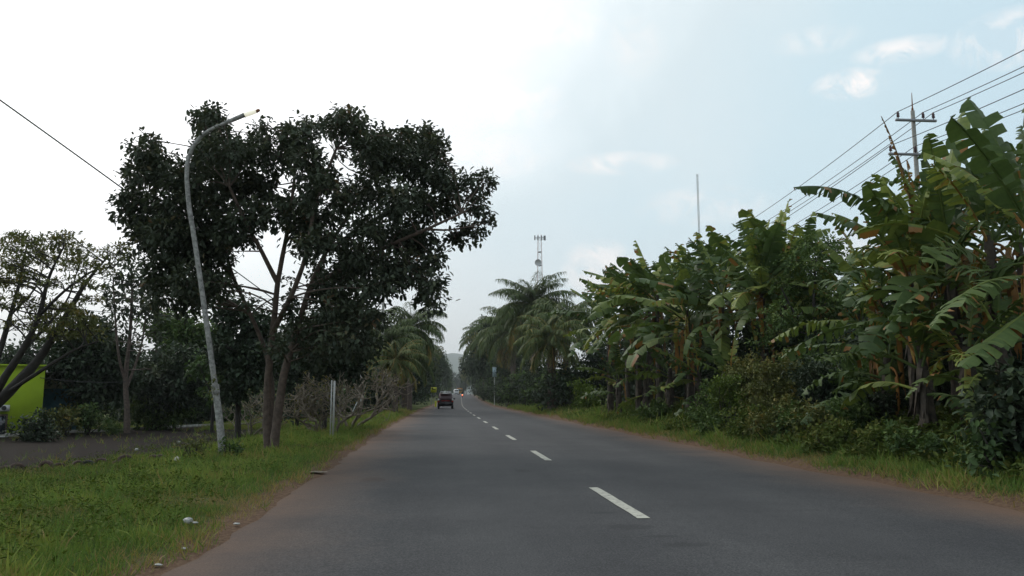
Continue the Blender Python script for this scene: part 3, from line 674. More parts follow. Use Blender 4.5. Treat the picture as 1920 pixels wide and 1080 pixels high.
# --- palms
def palm(name, label, base, h, nf, FL, seed, trunk_r=.22, stub=True, group=None, tint=.45, droop=1.0, leaflet=.75, cat='palm tree', top_frac=1.0):
    rg = np.random.default_rng(seed); base = np.asarray(base, float)
    root = thing(name, base, label, cat, group); tr = MB(); cr = MB()
    lean = rg.normal(0, .02, 2) * h; h += .045 * FL * 4; topp = base + np.array([lean[0], lean[1], h])
    P = bez(base - [0, 0, .2], topp, [0, 0, 0], 14)
    tr.tube(P, trunk_r * np.linspace(1.15, .9, 14) * (1 + .1 * rg.random(14)), 10, rough=.12 if stub else .03)
    if stub:
        for i in range(int(h * 16)):
            z = rg.random() * h; a = rg.uniform(0, 2 * PI); c = base + np.array([lean[0] * z / h, lean[1] * z / h, z]); dr = np.array([math.cos(a), math.sin(a), .9])
            tr.tube([c + dr * trunk_r * .7, c + dr * (trunk_r + .14)], [.06, .025], 4)
    for i in range(nf):
        a = i * 2.39996 + rg.uniform(-.2, .2); q = i / nf
        e0 = 1.35 - 1.95 * q + rg.uniform(-.12, .12); L = FL * rg.uniform(.85, 1.1)
        n = 26; t = np.linspace(0, 1, n); e = e0 - droop * (1.25 - .25 * q) * t ** 1.4 * 1.15
        dirh = np.array([math.cos(a), math.sin(a), 0])
        T = np.cos(e)[:, None] * dirh + np.sin(e)[:, None] * np.array([0, 0, 1.])
        Q = topp + np.concatenate([[[0, 0, 0]], np.cumsum(T[:-1], 0)]) * L / n
        dead = q > .9
        tt_ = .92 if dead else tint
        cr.tube(Q, np.linspace(.045, .008, n), 4, min(1, tt_ + .3), False)
        S = np.cross(T, [0, 0, 1.]); S /= np.linalg.norm(S, axis=1)[:, None] + 1e-6
        m = 3
        for sd in (-1, 1):
            idx = np.repeat(np.arange(3, n), m); f = rg.random(len(idx))
            nxt = np.minimum(idx + 1, n - 1)
            pos_ = Q[idx] * (1 - f[:, None]) + Q[nxt] * f[:, None]
            tl = t[idx]; ln = leaflet * np.sin(PI * np.clip(tl * .93 + .07, 0, 1)) ** .6 * rg.uniform(.8, 1.15, len(idx)) * FL / 3.6
            d = sd * S[idx] * 1.0 + T[idx] * .5 + np.array([0, 0, -.5]) + rg.normal(0, .26, (len(idx), 3))
            cr.leaves(PLEAF, pos_, d, np.tile([0, 0, 1.], (len(idx), 1)), ln, np.clip(tt_ + rg.normal(0, .1, len(idx)), 0, 1))
    tr.build('trunk', M['bark'], root, True); cr.build('crown', M['palm'], root)
    return root
PLEAF = ([[-.03, 0, 0], [.03, 0, 0], [.045, .4, .01], [-.045, .4, .01], [.006, 1, -.32], [-.006, 1, -.32]], [[0, 1, 2, 3], [3, 2, 4, 5]])
def palm_px(label, px, d, crown_py, FL, seed, **kw):
    kw['nf'] = kw.get('nf', 34) + 10
    b = gp(px, d); h = at(px, crown_py, d)[2] - b[2]
    return palm('oil_palm', label, b, h, kw.pop('nf', 34), FL, seed, **kw)
palm_px('tallest oil palm right of the road, below the antenna tower', 1003, 88, 590, 5.8, 401, trunk_r=.32, nf=38)
palm_px('oil palm with yellowed drooping fronds, left of the tallest palm', 962, 112, 640, 6.6, 402, trunk_r=.34, tint=.55, droop=1.3)
palm_px('oil palm at the left front of the right-hand palm row', 934, 140, 642, 7.0, 403, trunk_r=.34, droop=1.3)
palm_px('oil palm reaching over the banana leaves at the end of the banana row', 1062, 72, 625, 4.8, 404, trunk_r=.32, tint=.5, droop=1.25)
palm_px('low oil palm with yellow fronds left of the first banana plant', 1035, 60, 655, 3.6, 405, trunk_r=.28, tint=.62, droop=1.2, nf=28)
palm_px('dark oil palm deep in the right-hand palm row near the road bend', 908, 190, 648, 8, 406, trunk_r=.34, droop=1.3)
palm_px('feathery palm with a curving crown left of the road, near the slim grey pole', 768, 72, 630, 4.2, 407, trunk_r=.2, stub=False, droop=1.25, nf=26)
palm_px('wide low palm left of the road drooping over the verge', 760, 80, 676, 4.4, 408, trunk_r=.3, droop=1.15, tint=.5)
palm_px('thick-trunked dark palm beside the driveway left of the road', 720, 62, 668, 3.8, 409, trunk_r=.36, droop=1.25)
palm_px('small yellow-green palm between the frangipani and the driveway', 742, 58, 690, 2.6, 410, trunk_r=.16, tint=.66, droop=1.1, nf=22)

# --- banana plants
def banana_leaf(mb, rg, p0, pc, p1, W, tint, rag=.5, hang=.25, n=46, twist=0.0):
    p0, pc, p1 = [np.asarray(v, float) for v in (p0, pc, p1)]
    t = np.linspace(0, 1, n + 1)[:, None]
    P = (1 - t) ** 2 * p0 + 2 * t * (1 - t) * pc + t * t * p1
    L = np.linalg.norm(np.diff(P, axis=0), axis=1).sum()
    T = np.gradient(P, axis=0); T /= np.linalg.norm(T, axis=1)[:, None]
    h = p1 - p0; h = h * [1, 1, 0]; 
    if np.linalg.norm(h) < .25: h = np.array([math.cos(twist * 5), math.sin(twist * 5), 0])
    S0 = np.cross(h / np.linalg.norm(h), [0, 0, 1.]); 
    S = S0[None] - (T @ S0)[:, None] * T; S /= np.linalg.norm(S, axis=1)[:, None]
    Nn = np.cross(S, T); ct, s_ = math.cos(twist), math.sin(twist)
    S, Nn = S * ct + Nn * s_, Nn * ct - S * s_
    a0 = .17; tt_ = np.clip((t[:, 0] - a0) / (1 - a0), 0, 1)
    w = W / 2 * np.clip(1 - np.abs(2 * tt_ ** .85 - 1) ** 3.2, 0, 1) ** .55; w[0] = 0
    mb.tube(P, np.linspace(.032, .006, n + 1), 5, min(1, tint + .18) if tint < .7 else tint, False)
    i0 = int(a0 * n); rag = min(1.0, rag * 1.25)
    for sd in (-1, 1):
        i = i0
        while i < n:
            g_ = int(rg.integers(1, 4)) if rg.random() < rag + .15 else int(rg.integers(4, 10)); j = min(n, i + g_)
            ph = hang + rg.normal(0, .10 + .28 * rag); gap = rg.uniform(.0, .6) * rag; cut = rg.uniform(.78, 1.0) if rg.random() < rag else 1
            if rg.random() < .07 * rag: i = j; continue
            m = j - i + 1; f = np.linspace(0, 1, m); idx = np.arange(i, j + 1)
            cen = (f - .5) * (-gap)
            ww = w[idx] * cut
            sp = T[idx] * (.22 * ww + cen * (L / n) * m)[:, None]
            dr1 = S[idx] * sd * math.cos(ph) - Nn[idx] * math.sin(ph) * 1.0
            ph2 = ph + .25 + .35 * rag * rg.random()
            dr2 = S[idx] * sd * math.cos(ph2) - Nn[idx] * math.sin(ph2)
            A = P[idx] + Nn[idx] * .012; B = A + dr1 * (ww * .5)[:, None] + sp * .5; C_ = B + dr2 * (ww * .5)[:, None] + sp * .5
            C_[:, 2] += rg.normal(0, .012, m)
            V = np.concatenate([A, B, C_]); q = []
            for k in range(m - 1): q += [[k, k + 1, m + k + 1, m + k], [m + k, m + k + 1, 2 * m + k + 1, 2 * m + k]]
            gt = tint + rg.normal(0, .04); brn = tint < .7 and rg.random() < .10 * rag; mb.add(V, q, np.clip(np.concatenate([[gt + e_, (gt + e_) if not brn else .95] for e_ in rg.normal(0, .045, m - 1)]), 0, 1))
            i = j
def banana(label, base, h, LL, seed, nl=9, extra=(), dead=3, rag=.65, lean=(0, 0), W=.6, azbias=3.4, up=1.05):
    rg = np.random.default_rng(seed); base = np.asarray(base, float)
    root = thing('banana_plant', base, label, 'banana plant', 'banana plants along the right bank')
    top = base + np.array([lean[0], lean[1], h])
    st_ = MB(); P = bez(base - [0, 0, .15], top, [rg.normal(0, .08), rg.normal(0, .08), 0], 12)
    st_.tube(P, np.linspace(.15, .075, 12) * (1 + .12 * rg.random(12)), 9, rough=.1)
    for i in range(46):
        z = rg.random() ** 1.0; a = rg.uniform(0, 2 * PI); k = int(z * 10); dr = np.array([math.cos(a), math.sin(a), 0]); c = P[k] + dr * .11; w2 = np.array([-dr[1], dr[0], 0]) * rg.uniform(.03, .07); ln = rg.uniform(.25, .95)
        st_.add([c - w2, c + w2, c + w2 * .6 + dr * rg.uniform(.03, .16) - [0, 0, ln], c - w2 * .5 + dr * .06 - [0, 0, ln * .8]], [[0, 1, 2, 3]])
    lf = MB()
    for i in range(nl):
        q = i / max(1, nl - 1); a = i * 2.4 + rg.uniform(-.35, .35)
        if azbias is not None and rg.random() < .4: a = azbias + rg.normal(0, .6)
        e = (1.35 - 1.35 * q ** .85) * up + rg.uniform(-.12, .12); L = LL * rg.uniform(.8, 1.1) * (.75 + .25 * q if q < .4 else 1)
        dh = np.array([math.cos(a), math.sin(a), 0]); z = np.array([0, 0, 1.])
        p0 = top + dh * .05 - z * (rg.uniform(0, .3) + 1.0 * q ** 2.5); pc = p0 + (dh * math.cos(e) + z * math.sin(e)) * L * .62
        e2 = e - rg.uniform(.5, 1.25) * (.4 + q); p1 = pc + (dh * math.cos(e2) + z * math.sin(e2)) * L * .5
        tn = rg.choice([.08, .22, .38, .54, .67], p=[.2, .26, .22, .18, .14])
        banana_leaf(lf, rg, p0, pc, p1, W * rg.uniform(.85, 1.15), float(tn), rag * rg.uniform(.5, 1.5), rg.uniform(.1, .45), twist=rg.normal(0, .35))
    for ex in extra:
        (b0, b1, c_, d_, tn, rg_, w_) = ex
        banana_leaf(lf, rg, b0, b1, c_, w_, tn, rg_, d_, n=54)
    lf.build('leaves', M['banana'], root)
    dl_ = MB()
    for i in range(dead):
        a = rg.uniform(0, 2 * PI); dh = np.array([math.cos(a), math.sin(a), 0]); z = np.array([0, 0, 1.]); L = LL * rg.uniform(.5, .8)
        p0 = top - z * rg.uniform(.1, .9); pc = p0 + dh * rg.uniform(.3, .7) + z * .15; p1 = p0 + dh * rg.uniform(.2, .5) - z * L
        banana_leaf(dl_, rg, p0, pc, p1, W * .45, float(rg.choice([.76, .84, .9, .97, 1, 1])), 1.0, 1.1, n=16)
    st_.build('stem', M['stem_banana'], root, True)
    if dead: dl_.build('dead_leaves', M['banana'], root)
    return root
def ban(label, px, d, crown_py, LL, seed, **kw):
    near = px > 1630; kw['nl'] = int(kw.get('nl', 9) * (1.15 if near else 1.5)) + 2; crown_py -= 8; px += (px - 850) * (744 - crown_py) / 11000 * 1.0
    if not near: kw.setdefault('W', .72); kw.setdefault('rag', .45)
    if near: kw.setdefault('up', 1.2); kw['W'] = min(kw.get('W', .66), .66); kw['rag'] = .62; kw['dead'] = kw.get('dead', 3) + 1
    kw['dead'] = kw.get('dead', 3) + 2
    b = gp(px, d); h = at(px, crown_py, d)[2] - b[2]; return banana(label, b, h, LL, seed, **kw)
AZL = math.radians(200)
ban('banana plant at the far left end of the row, leaning over the dirt path', 1142, 40, 610, 3.1, 501, nl=12, azbias=AZL, dead=4)
ban('banana plant just behind the leftmost banana stem', 1172, 45, 572, 3.2, 502, nl=11, azbias=AZL)
ban('banana plant with a shaggy dark stem, second along the front of the row', 1192, 36, 584, 3.0, 503, nl=12, azbias=AZL)
ban('banana plant with an upright ragged crown, third along the front of the row', 1230, 34, 560, 3.1, 504, nl=12, azbias=AZL, dead=4)
ban('banana plant with orange dead leaves hanging down its pale brown stem', 1285, 29.5, 590, 3.0, 505, nl=12, azbias=AZL, dead=7)
ban('banana plant behind the one with orange dead leaves', 1322, 34, 545, 3.1, 506, nl=11, azbias=AZL, dead=4)
ban('banana plant with a drooping yellow-edged leaf in the middle of the row', 1352, 28, 560, 2.8, 507, nl=11, dead=6)
ban('tall banana plant below the first overhead wires', 1392, 31, 530, 3.1, 508, nl=11)
ban('banana plant with tall narrow upright leaves left of the fine-leaved tree', 1440, 29, 500, 2.9, 509, nl=10, up=1.15)
ban('banana plant with bright upright leaves just above the fine-leaved tree', 1500, 29, 505, 2.9, 510, nl=9, up=1.2)
ban('rear banana plant showing over the middle of the row', 1260, 42, 560, 3.2, 511, nl=10)
ban('rear banana plant below the thin guyed mast', 1310, 44, 540, 3.3, 512, nl=10, up=1.1)
ban('rear banana plant between the fine-leaved tree and the near clump', 1610, 24, 600, 2.6, 513, nl=9)
D = 15.6
A = lambda x, y, dd=0: at(x, y, D + dd)
ban('near banana plant stretching one long torn leaf out to the left', 1702, 15.6, 500, 2.5, 514, nl=10, dead=5, W=.68, extra=[
    (A(1720, 500), A(1640, 330, -.3), A(1488, 352, -.6), .75, .12, .95, .60), (A(1730, 500), A(1650, 420, .5), A(1530, 400, .8), .5, .18, .6, .66), (A(1720, 510), A(1640, 450), A(1590, 470, -.2), .2, .5, .5, .6),
    (A(1735, 500), A(1700, 430, -.6), A(1730, 575, -1.0), .9, .66, .4, .5), (A(1725, 480), A(1705, 320), A(1652, 218, .1), 1.0, 1.0, .9, .16), (A(1722, 480), A(1712, 390), A(1700, 300, .1), .9, .86, .9, .22)])
ban('near banana plant with one broad upright leaf, just right of the utility pole', 1775, 15.0, 470, 2.5, 515, nl=10, dead=3, W=.7, extra=[
    (A(1765, 480), A(1770, 330), A(1806, 208, .2), .1, .5, .15, .62), (A(1775, 470), A(1830, 320, .3), A(1848, 235, .4), .2, .3, .3, .5), (A(1765, 480), A(1745, 360), A(1668, 290, .4), .4, .3, .9, .5)])
ban('near banana plant with a yellow-green midrib leaning at the right edge of the photo', 1850, 14.2, 450, 2.7, 516, nl=11, dead=4, W=.72, rag=.4, extra=[
    (A(1840, 470, -1), A(1880, 330, -1), A(1848, 245, -1), .2, .3, .6, .5), (A(1860, 470, -1.2), A(1930, 300, -1), A(1915, 235, -1), .2, .12, .6, .55)])
ban('nearest banana plant, partly cut off by the right edge of the photo', 1935, 12.6, 420, 2.8, 517, nl=11, dead=3, W=.75, rag=.4, azbias=math.radians(190), extra=[
    (at(1960, 560, 12), at(1900, 600, 11.5), at(1800, 690, 11.2), .3, .35, .3, .6)])
ban('shorter banana plant left of the dark hollow in the near clump', 1648, 17.5, 560, 2.4, 518, nl=9, dead=4, W=.62)
ban('rear banana plant in the near clump behind the upright broad leaf', 1800, 18.5, 480, 2.7, 519, nl=10, dead=3, W=.7)
ban('rear banana plant at the right edge, behind the nearest one', 1905, 16.5, 440, 2.8, 520, nl=10, dead=3, W=.7)

ban('banana plant rising left of the fine-leaved tree, its crown above the olive shrub', 1425, 26, 540, 2.6, 521, nl=10, up=1.15)
ban('banana plant standing directly behind the fine-leaved tree', 1462, 27, 530, 2.7, 522, nl=10, up=1.2)
ban('banana plant whose crown tops the right half of the fine-leaved tree', 1540, 26, 555, 2.4, 523, nl=10, up=1.2)
ban('banana plant filling the left side of the row behind the first stems', 1215, 38, 570, 3.2, 524, nl=11, azbias=AZL)
ban('near banana plant whose leaves partly hide the utility pole', 1735, 18, 450, 2.3, 525, nl=11)
ban('near banana plant deep in the dark hollow below the broad upright leaf', 1760, 17, 540, 2.5, 526, nl=12, dead=2)

# --- fine-leaved tree and shrubs on the right bank
rg = np.random.default_rng(150); D3 = 24
s = mpp(D3)
limbs = [(path_px([(1545, 800), (1540, 720), (1530, 640), (1525, 560), (1530, 490)], D3), .10, .03), (path_px([(1540, 720), (1570, 650, .5), (1595, 560, .7)], D3), .06, .02), (path_px([(1530, 640), (1490, 590, -.5), (1465, 540, -.6)], D3), .05, .02)]
blobs = [(at(px, py, D3 + rg.uniform(-1.2, 1.2)), (rx * s, rx * s, ry * s)) for px, py, rx, ry in [(1520, 455, 38, 24), (1560, 460, 32, 24), (1490, 490, 40, 28), (1540, 500, 45, 30), (1590, 500, 34, 28), (1470, 540, 40, 30), (1520, 550, 45, 32), (1575, 555, 45, 30), (1620, 540, 28, 24), (1460, 590, 40, 30), (1510, 605, 45, 30), (1565, 610, 45, 30), (1610, 600, 34, 30), (1440, 630, 34, 24), (1540, 650, 45, 26), (1600, 650, 40, 26)]]
make_tree('fine_leaved_tree', 'bushy tree with small bright green leaves growing between the two banana clumps', gp(1545, D3), limbs, blobs, .12, 2.4, 'leaf_mid', 'bark_dark', rg, tint=.6, twig_r=.018)
def bpx(label, px, d, top, halfpx, leaf, seed, L=.11, nb=12, cover=2.3, tpl=BROAD, ry=None, **kw):
    b = gp(px, d); h = at(px, top, d)[2] - b[2]
    bush('shrub', label, b, halfpx * mpp(d), h, L, cover, leaf, seed, nb, tpl, ry=ry, **kw)
bpx('olive-yellow scrambling shrub at the foot of the middle banana plants', 1395, 24, 650, 60, 'leaf_olive', 601, .10, 14)
bpx('olive-green tangled shrub in the centre of the right bank', 1465, 21.5, 640, 70, 'leaf_olive', 602, .10, 16)
bpx('dark green shrub right of the olive tangle on the bank', 1550, 19.5, 650, 75, 'leaf_black', 603, .11, 16)
bpx('mid-green shrub below the shorter near banana plant', 1615, 18.5, 660, 60, 'leaf_mid', 604, .11, 14)
bpx('low dark shrub at the front of the bank below the orange dead leaves', 1345, 23, 735, 45, 'leaf_mid', 605, .1, 10)
bpx('low olive shrub at the front of the bank, right of centre', 1440, 19, 735, 60, 'leaf_olive', 606, .1, 10)
bpx('low brownish-green shrub in front of the dark green shrub', 1535, 17, 745, 65, 'leaf_olive', 607, .1, 10)
bpx('broad-leaved weed bush at the foot of the near banana plants', 1690, 13.6, 790, 50, 'leaf_mid', 608, .12, 7)
bpx('large dark green bush at the right edge of the photo above the road', 1905, 11.2, 650, 95, 'leaf_black', 609, .16, 20, 2.4)
bpx('low dark leafy bush in front of the large one at the right edge', 1850, 11.0, 765, 70, 'leaf_mid', 610, .14, 10, 2.0, tint=.15)
bpx('bright green weed bush between the palms and the banana row', 1110, 56, 700, 40, 'leaf_bright', 611, .2, 10)
bpx('green shrub under the oil palms right of the road', 1045, 70, 695, 45, 'leaf_mid', 612, .22, 12)
bpx('rounded green shrub beside the white roadside post under the palms', 950, 100, 710, 28, 'leaf_mid', 613, .28, 10)
bpx('dark shrub between two oil palm trunks right of the road', 990, 84, 705, 32, 'leaf_black', 614, .25, 10)
bpx('leafy shrub below the first banana leaves on the dirt path side', 1085, 62, 690, 40, 'leaf_mid', 615, .2, 10)
bpx('yellow-green leafy shrub over the drop of the bank, right of the orange dead leaves', 1330, 25, 690, 42, 'leaf_mid', 620, .1, 10)
bpx('tall light green weedy shrub left of the olive tangle', 1370, 22.5, 680, 48, 'leaf_bright', 621, .09, 12, 1.8, tint=.2)
bpx('low spreading light green shrub in front of the olive tangle', 1480, 18.6, 765, 62, 'leaf_mid', 622, .09, 12)
bpx('soft green shrub spilling down the bank toward the grass, right of centre', 1590, 16.6, 745, 60, 'leaf_mid', 623, .1, 12)
bpx('high green shrub against the fine-leaved tree trunk', 1520, 22, 610, 70, 'leaf_mid', 624, .11, 16)
bpx('green shrub leaning on the shorter near banana plant', 1640, 16.5, 700, 50, 'leaf_black', 625, .11, 12)
bpx('low weedy shrub in front of the dark hollow between near banana stems', 1770, 12.8, 800, 55, 'leaf_mid', 626, .10, 9, tint=.25)
bpx('low green shrub at the feet of the second and third banana stems', 1235, 31.5, 745, 45, 'leaf_mid', 627, .12, 9)
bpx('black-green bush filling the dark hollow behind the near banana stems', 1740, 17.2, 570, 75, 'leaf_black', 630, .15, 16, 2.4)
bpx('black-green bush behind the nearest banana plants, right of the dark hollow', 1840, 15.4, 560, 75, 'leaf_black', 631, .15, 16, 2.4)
bpx('vine-covered green bush left of the dark hollow', 1660, 18.4, 590, 60, 'leaf_mid', 632, .13, 14, 2.2)
bpx('light green creeper mound low on the bank, right of centre', 1560, 15.8, 775, 60, 'leaf_bank', 633, .09, 10, 1.8)
bpx('light green creeper mound low on the bank near the near banana stems', 1650, 14.6, 785, 60, 'leaf_bank', 634, .09, 10, 1.8)
bpx('light green creeper mound low on the bank below the middle banana plants', 1400, 20.5, 760, 60, 'leaf_bank', 635, .09, 10, 1.8)
gU = 'dense undergrowth shrubs behind the banana stems'
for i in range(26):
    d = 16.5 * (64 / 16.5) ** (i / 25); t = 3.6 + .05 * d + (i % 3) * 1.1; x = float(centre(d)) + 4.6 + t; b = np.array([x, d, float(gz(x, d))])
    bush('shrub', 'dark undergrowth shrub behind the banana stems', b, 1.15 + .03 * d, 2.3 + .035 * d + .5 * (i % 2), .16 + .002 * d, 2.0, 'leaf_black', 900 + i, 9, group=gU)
gP = 'undergrowth shrubs between the oil palm trunks'
for i in range(22):
    d = 60 * (230 / 60) ** (i / 21); x = float(centre(d)) + 4.6 + 2.2 + (i % 3) * 1.2; b = np.array([x, d, float(gz(x, d))])
    bush('shrub', 'leafy shrub filling the shade between the oil palm trunks', b, 2.0 + .012 * d, 3.2 + .8 * (i % 2) + .008 * d, .3, 1.9, ['leaf_black', 'leaf_mid', 'leaf_mid'][i % 3], 930 + i, 8, group=gP)
gQ = 'shrubs below the trees left of the road'
for i in range(16):
    d = 72 * (300 / 72) ** (i / 15); x = float(centre(d)) - 4.6 - 4.2 - (i % 3) * 1.6; b = np.array([x, d, float(gz(x, d))])
    bush('shrub', 'dark shrub under the trees lining the left side of the road', b, 2.0 + .014 * d, 2.6 + .8 * (i % 2) + .008 * d, .3, 1.9, ['leaf_black', 'leaf_mid'][i % 2], 950 + i, 8, group=gQ)
gH = 'shrubs in the belt beyond the parking lot'
for i in range(16):
    px = -20 + i * 47; d = 60 + (i % 3) * 3; b = gp(px, d)
    bush('shrub', 'dark shrub in the belt beyond the parking lot', b, 2.4, 3.0 + .6 * (i % 2), .3, 1.9, ['leaf_black', 'leaf_black', 'leaf_mid'][i % 3], 970 + i, 8, group=gH)
gS = 'short banana suckers between the taller plants'
for i, (px, d, cp) in enumerate([(1160, 38, 700), (1215, 35.5, 690), (1258, 32, 690), (1312, 29, 690), (1370, 26, 690), (1730, 14.6, 660), (1820, 13.8, 650), (1668, 16.6, 670), (1880, 13.5, 610)]):
    b = gp(px, d); banana('short young banana plant among the taller stems', b, max(.6, at(px, cp, d)[2] - b[2]), 1.9, 540 + i, nl=9, dead=1, W=.5)['group'] = gS
# dark thicket behind the bananas: each tree its own
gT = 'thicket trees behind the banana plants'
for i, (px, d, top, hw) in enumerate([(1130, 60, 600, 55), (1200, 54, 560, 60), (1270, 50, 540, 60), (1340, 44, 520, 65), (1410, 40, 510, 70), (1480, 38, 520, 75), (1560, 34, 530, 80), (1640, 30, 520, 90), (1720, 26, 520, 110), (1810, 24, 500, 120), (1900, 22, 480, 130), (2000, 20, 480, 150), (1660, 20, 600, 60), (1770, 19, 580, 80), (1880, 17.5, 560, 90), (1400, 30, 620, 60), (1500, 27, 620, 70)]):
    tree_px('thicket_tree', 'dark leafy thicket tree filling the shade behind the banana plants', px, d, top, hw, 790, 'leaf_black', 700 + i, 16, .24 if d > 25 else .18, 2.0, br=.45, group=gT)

# --- leafless frangipani
def bare_tree(label, base, h, w, seed, depth=6, r0=.11, lean=0):
    rg = np.random.default_rng(seed); base = np.asarray(base, float); root = thing('frangipani_tree', base, label, 'tree'); mb = MB(); tips = []
    def grow(p, d, L, r, k):
        e = p + d * L; mid = (p + e) / 2 + rg.normal(0, .10, 3) * L
        mb.tube([p, mid, e], [r, r * .85, r * .75], 6)
        if k == 0: tips.append((e, d)); return
        for q in range(3 if rg.random() < .45 else 2):
            nd = d * .55 + rg.normal(0, .62, 3) * np.array([w, w, .8]) + np.array([0, 0, .34]); nd /= np.linalg.norm(nd)
            grow(e, nd, L * rg.uniform(.68, .92), r * .68, k - 1)
    for q in range(4):
        a = q * 1.6 + rg.uniform(-.4, .4); d = np.array([math.cos(a) * .9 * w + lean, math.sin(a) * .7, 1.]); d /= np.linalg.norm(d)
        grow(base + np.array([math.cos(a) * .1, math.sin(a) * .1, -.1]), d, h * .27, r0 * rg.uniform(.6, 1), depth)
    mb.build('trunk', M['bark_pale'], root, True)
    lf = MB(); T = np.array([t[0] for t in tips]); idx = rg.integers(0, len(T), int(len(T) * .8))
    lf.leaves(BROAD, T[idx], rg.normal(0, 1, (len(idx), 3)), np.tile([0, 0, 1.], (len(idx), 1)), rg.uniform(.07, .15, len(idx)), rg.uniform(.5, 1, len(idx)))
    lf.build('leaves', M['leaf_olive'], root); return root
bare_tree('wide tangled frangipani with mostly bare pale branches behind the white post', gp(606, 28), 2.6, 1.15, 801, 5, .10)
bare_tree('second bare frangipani behind, reaching its pale branches right towards the road', gp(660, 33), 3.2, 1.0, 802, 5, .10, lean=.35)
bare_tree('small bare frangipani seen through the gap left of the big tree trunks', gp(470, 38), 2.6, 1.1, 803, 5, .06)

# ------------------------------------------------------------------ street lamp
D = 17.6
bs = gp(418, D)
root = thing('street_lamp', bs, 'tall grey street lamp leaning left with its arm curving over the verge towards the road', 'street lamp')
low = path_px([(418, 858), (412, 790), (403, 722)], D, 4); low[0] = bs - [0, 0, .2]
mb = MB(); mb.tube(low, np.linspace(.080, .070, len(low)), 14); mb.tube(low[-2:] + [0, 0, .01], [.082, .082], 14); mb.build('lower_pole', M['galv'], root, True)
upp = path_px([(403, 722), (392, 640), (378, 540), (364, 445), (354, 385), (350, 335), (351, 305), (360, 277), (376, 256), (398, 241), (432, 227)], D, 5)
mb = MB(); mb.tube(upp, np.linspace(.058, .038, len(upp)), 14); mb.build('upper_pole', M['galv'], root, True)
p, q = at(425, 229.5, D), at(457, 216, D); mb = MB(); mb.tube([p, q], [.045, .05], 10)
d_ = (q - p) / np.linalg.norm(q - p); mb.tube([q, q + d_ * .02], [.062, .062], 10); mb.build('arm_socket', M['galv'], root, True)
e = at(480, 209, D); hd = MB(); hd.tube(bez(q - d_ * .02, e + d_ * .02, [0, 0, .01], 6), [.045, .055, .06, .055, .05, .04], 10); hd.build('lamp_head', M['lamp_glow'], root, True)
mb = MB(); mb.tube([e, e + d_ * .09], [.045, .03], 8); mb.build('end_cap', M['rust'], root, True)
# strap vine at the joint
mb = MB(); rg = np.random.default_rng(5); j0 = at(401, 722, D - .12)
P = np.repeat(j0[None], 26, 0) + rg.normal(0, 1, (26, 3)) * [.07, .04, .13]; mb.leaves(BROAD, P, rg.normal(0, 1, (26, 3)), np.tile([0, 0, 1.], (26, 1)), np.full(26, .09), rg.uniform(.3, .9, 26))
cv = MB(); 
o = mb.build('climbing_leaves', M['leaf_olive'], None, loc=j0); tag(o, 'small clump of dry vine leaves stuck to the joint of the leaning street lamp', 'vine')

# ------------------------------------------------------------------ white post, other posts and signs
b_ = gp(624, 25.8); root = thing('marker_post', b_, 'tall white double-slat post standing in the verge grass before the frangipani', 'post')
hh = at(624, 713, 25.8)[2] - b_[2]
for dx, w_, dh in ((-.045, .04, 0), (.04, .062, -.02)):
    mb = MB(); mb.box(b_ + [dx, .01 * dx, (hh + dh) / 2 - .05], (w_, .05, hh + dh + .1), .15); mb.build('slat', M['white_paint'], root)
for zz in (hh - .12, .5): mb = MB(); mb.box(b_ + [0, .037, zz], (.15, .02, .05), .15); mb.build('cross_piece', M['galv'], root)
b_ = gp(674, 44); root = thing('roadside_post', b_, 'thin dark post with flaking white bands near the frangipani, left of the palms', 'post')
hh = at(674, 672, 44)[2] - b_[2]; mb = MB(); mb.tube(bez(b_ - [0, 0, .1], b_ + [0, 0, hh], [.03, 0, 0], 8), np.linspace(.11, .06, 8), 10); mb.build('pole', M['bark_dark'], root, True)
for z0, z1 in ((.62, .82), (.30, .36), (.9, .97), (.77 + .08, .88)):
    mb = MB(); mb.tube([b_ + [.02, 0, hh * z0], b_ + [.02, 0, hh * z1]], .1 if z0 < .5 else .085, 10); mb.build('white_band', M['white_paint'], root, True)
pb = b_ + np.array([-.5, -.4, 0]); o = MB(); o.tube([pb, pb + np.array([.42, .3, 1.0])], .03, 6); o = o.build('stake', M['white_paint'], None, loc=pb); tag(o, 'short pale stake leaning against the dark banded post', 'stake')
b_ = gp(715, 60); root = thing('utility_post', b_, 'slim grey pole standing in front of the thick-trunked palm left of the road', 'pole'); hh = at(715, 555, 60)[2] - b_[2]
mb = MB(); mb.tube([b_ - [0, 0, .1], b_ + [0, 0, hh]], [.15, .09], 10); mb.build('pole', M['concrete'], root, True)
mb = MB(); mb.box(b_ + [0, 0, hh - .6], (1.3, .08, .08)); mb.build('crossarm', M['steel'], root)
UP1 = b_ + np.array([0, 0, hh - .55])
b_ = gp(703, 66); root = thing('small_sign', b_, 'small white sign board on a thin leg beside the driveway left of the road', 'sign')
mb = MB(); mb.tube([b_, b_ + [0, 0, 1.4]], .03, 6); mb.build('leg', M['steel'], root); mb = MB(); mb.box(b_ + [0, -.05, 1.7], (.6, .05, .75), .1); mb.build('board', M['white_paint'], root)
b_ = gp(813, 118); root = thing('roadside_sign', b_, 'yellow sign board beside the distant verge, left of the dark red car', 'sign')
z = at(813, 731, 118)[2]; mb = MB(); mb.box([b_[0], b_[1], z], (.85, .06, .75), .1); mb.build('board', M['yellow'], root)
for dx in (-.3, .3): mb = MB(); mb.tube([b_ + [dx, .05, -.1], [b_[0] + dx, b_[1] + .05, z + .2]], .035, 6); mb.build('leg', M['steel'], root)
mb = MB(); mb.box([b_[0] + .08, b_[1] - .035, z + .1], (.45, .02, .14), .1); mb.build('dark_stripe', M['leaf_mid'], root)
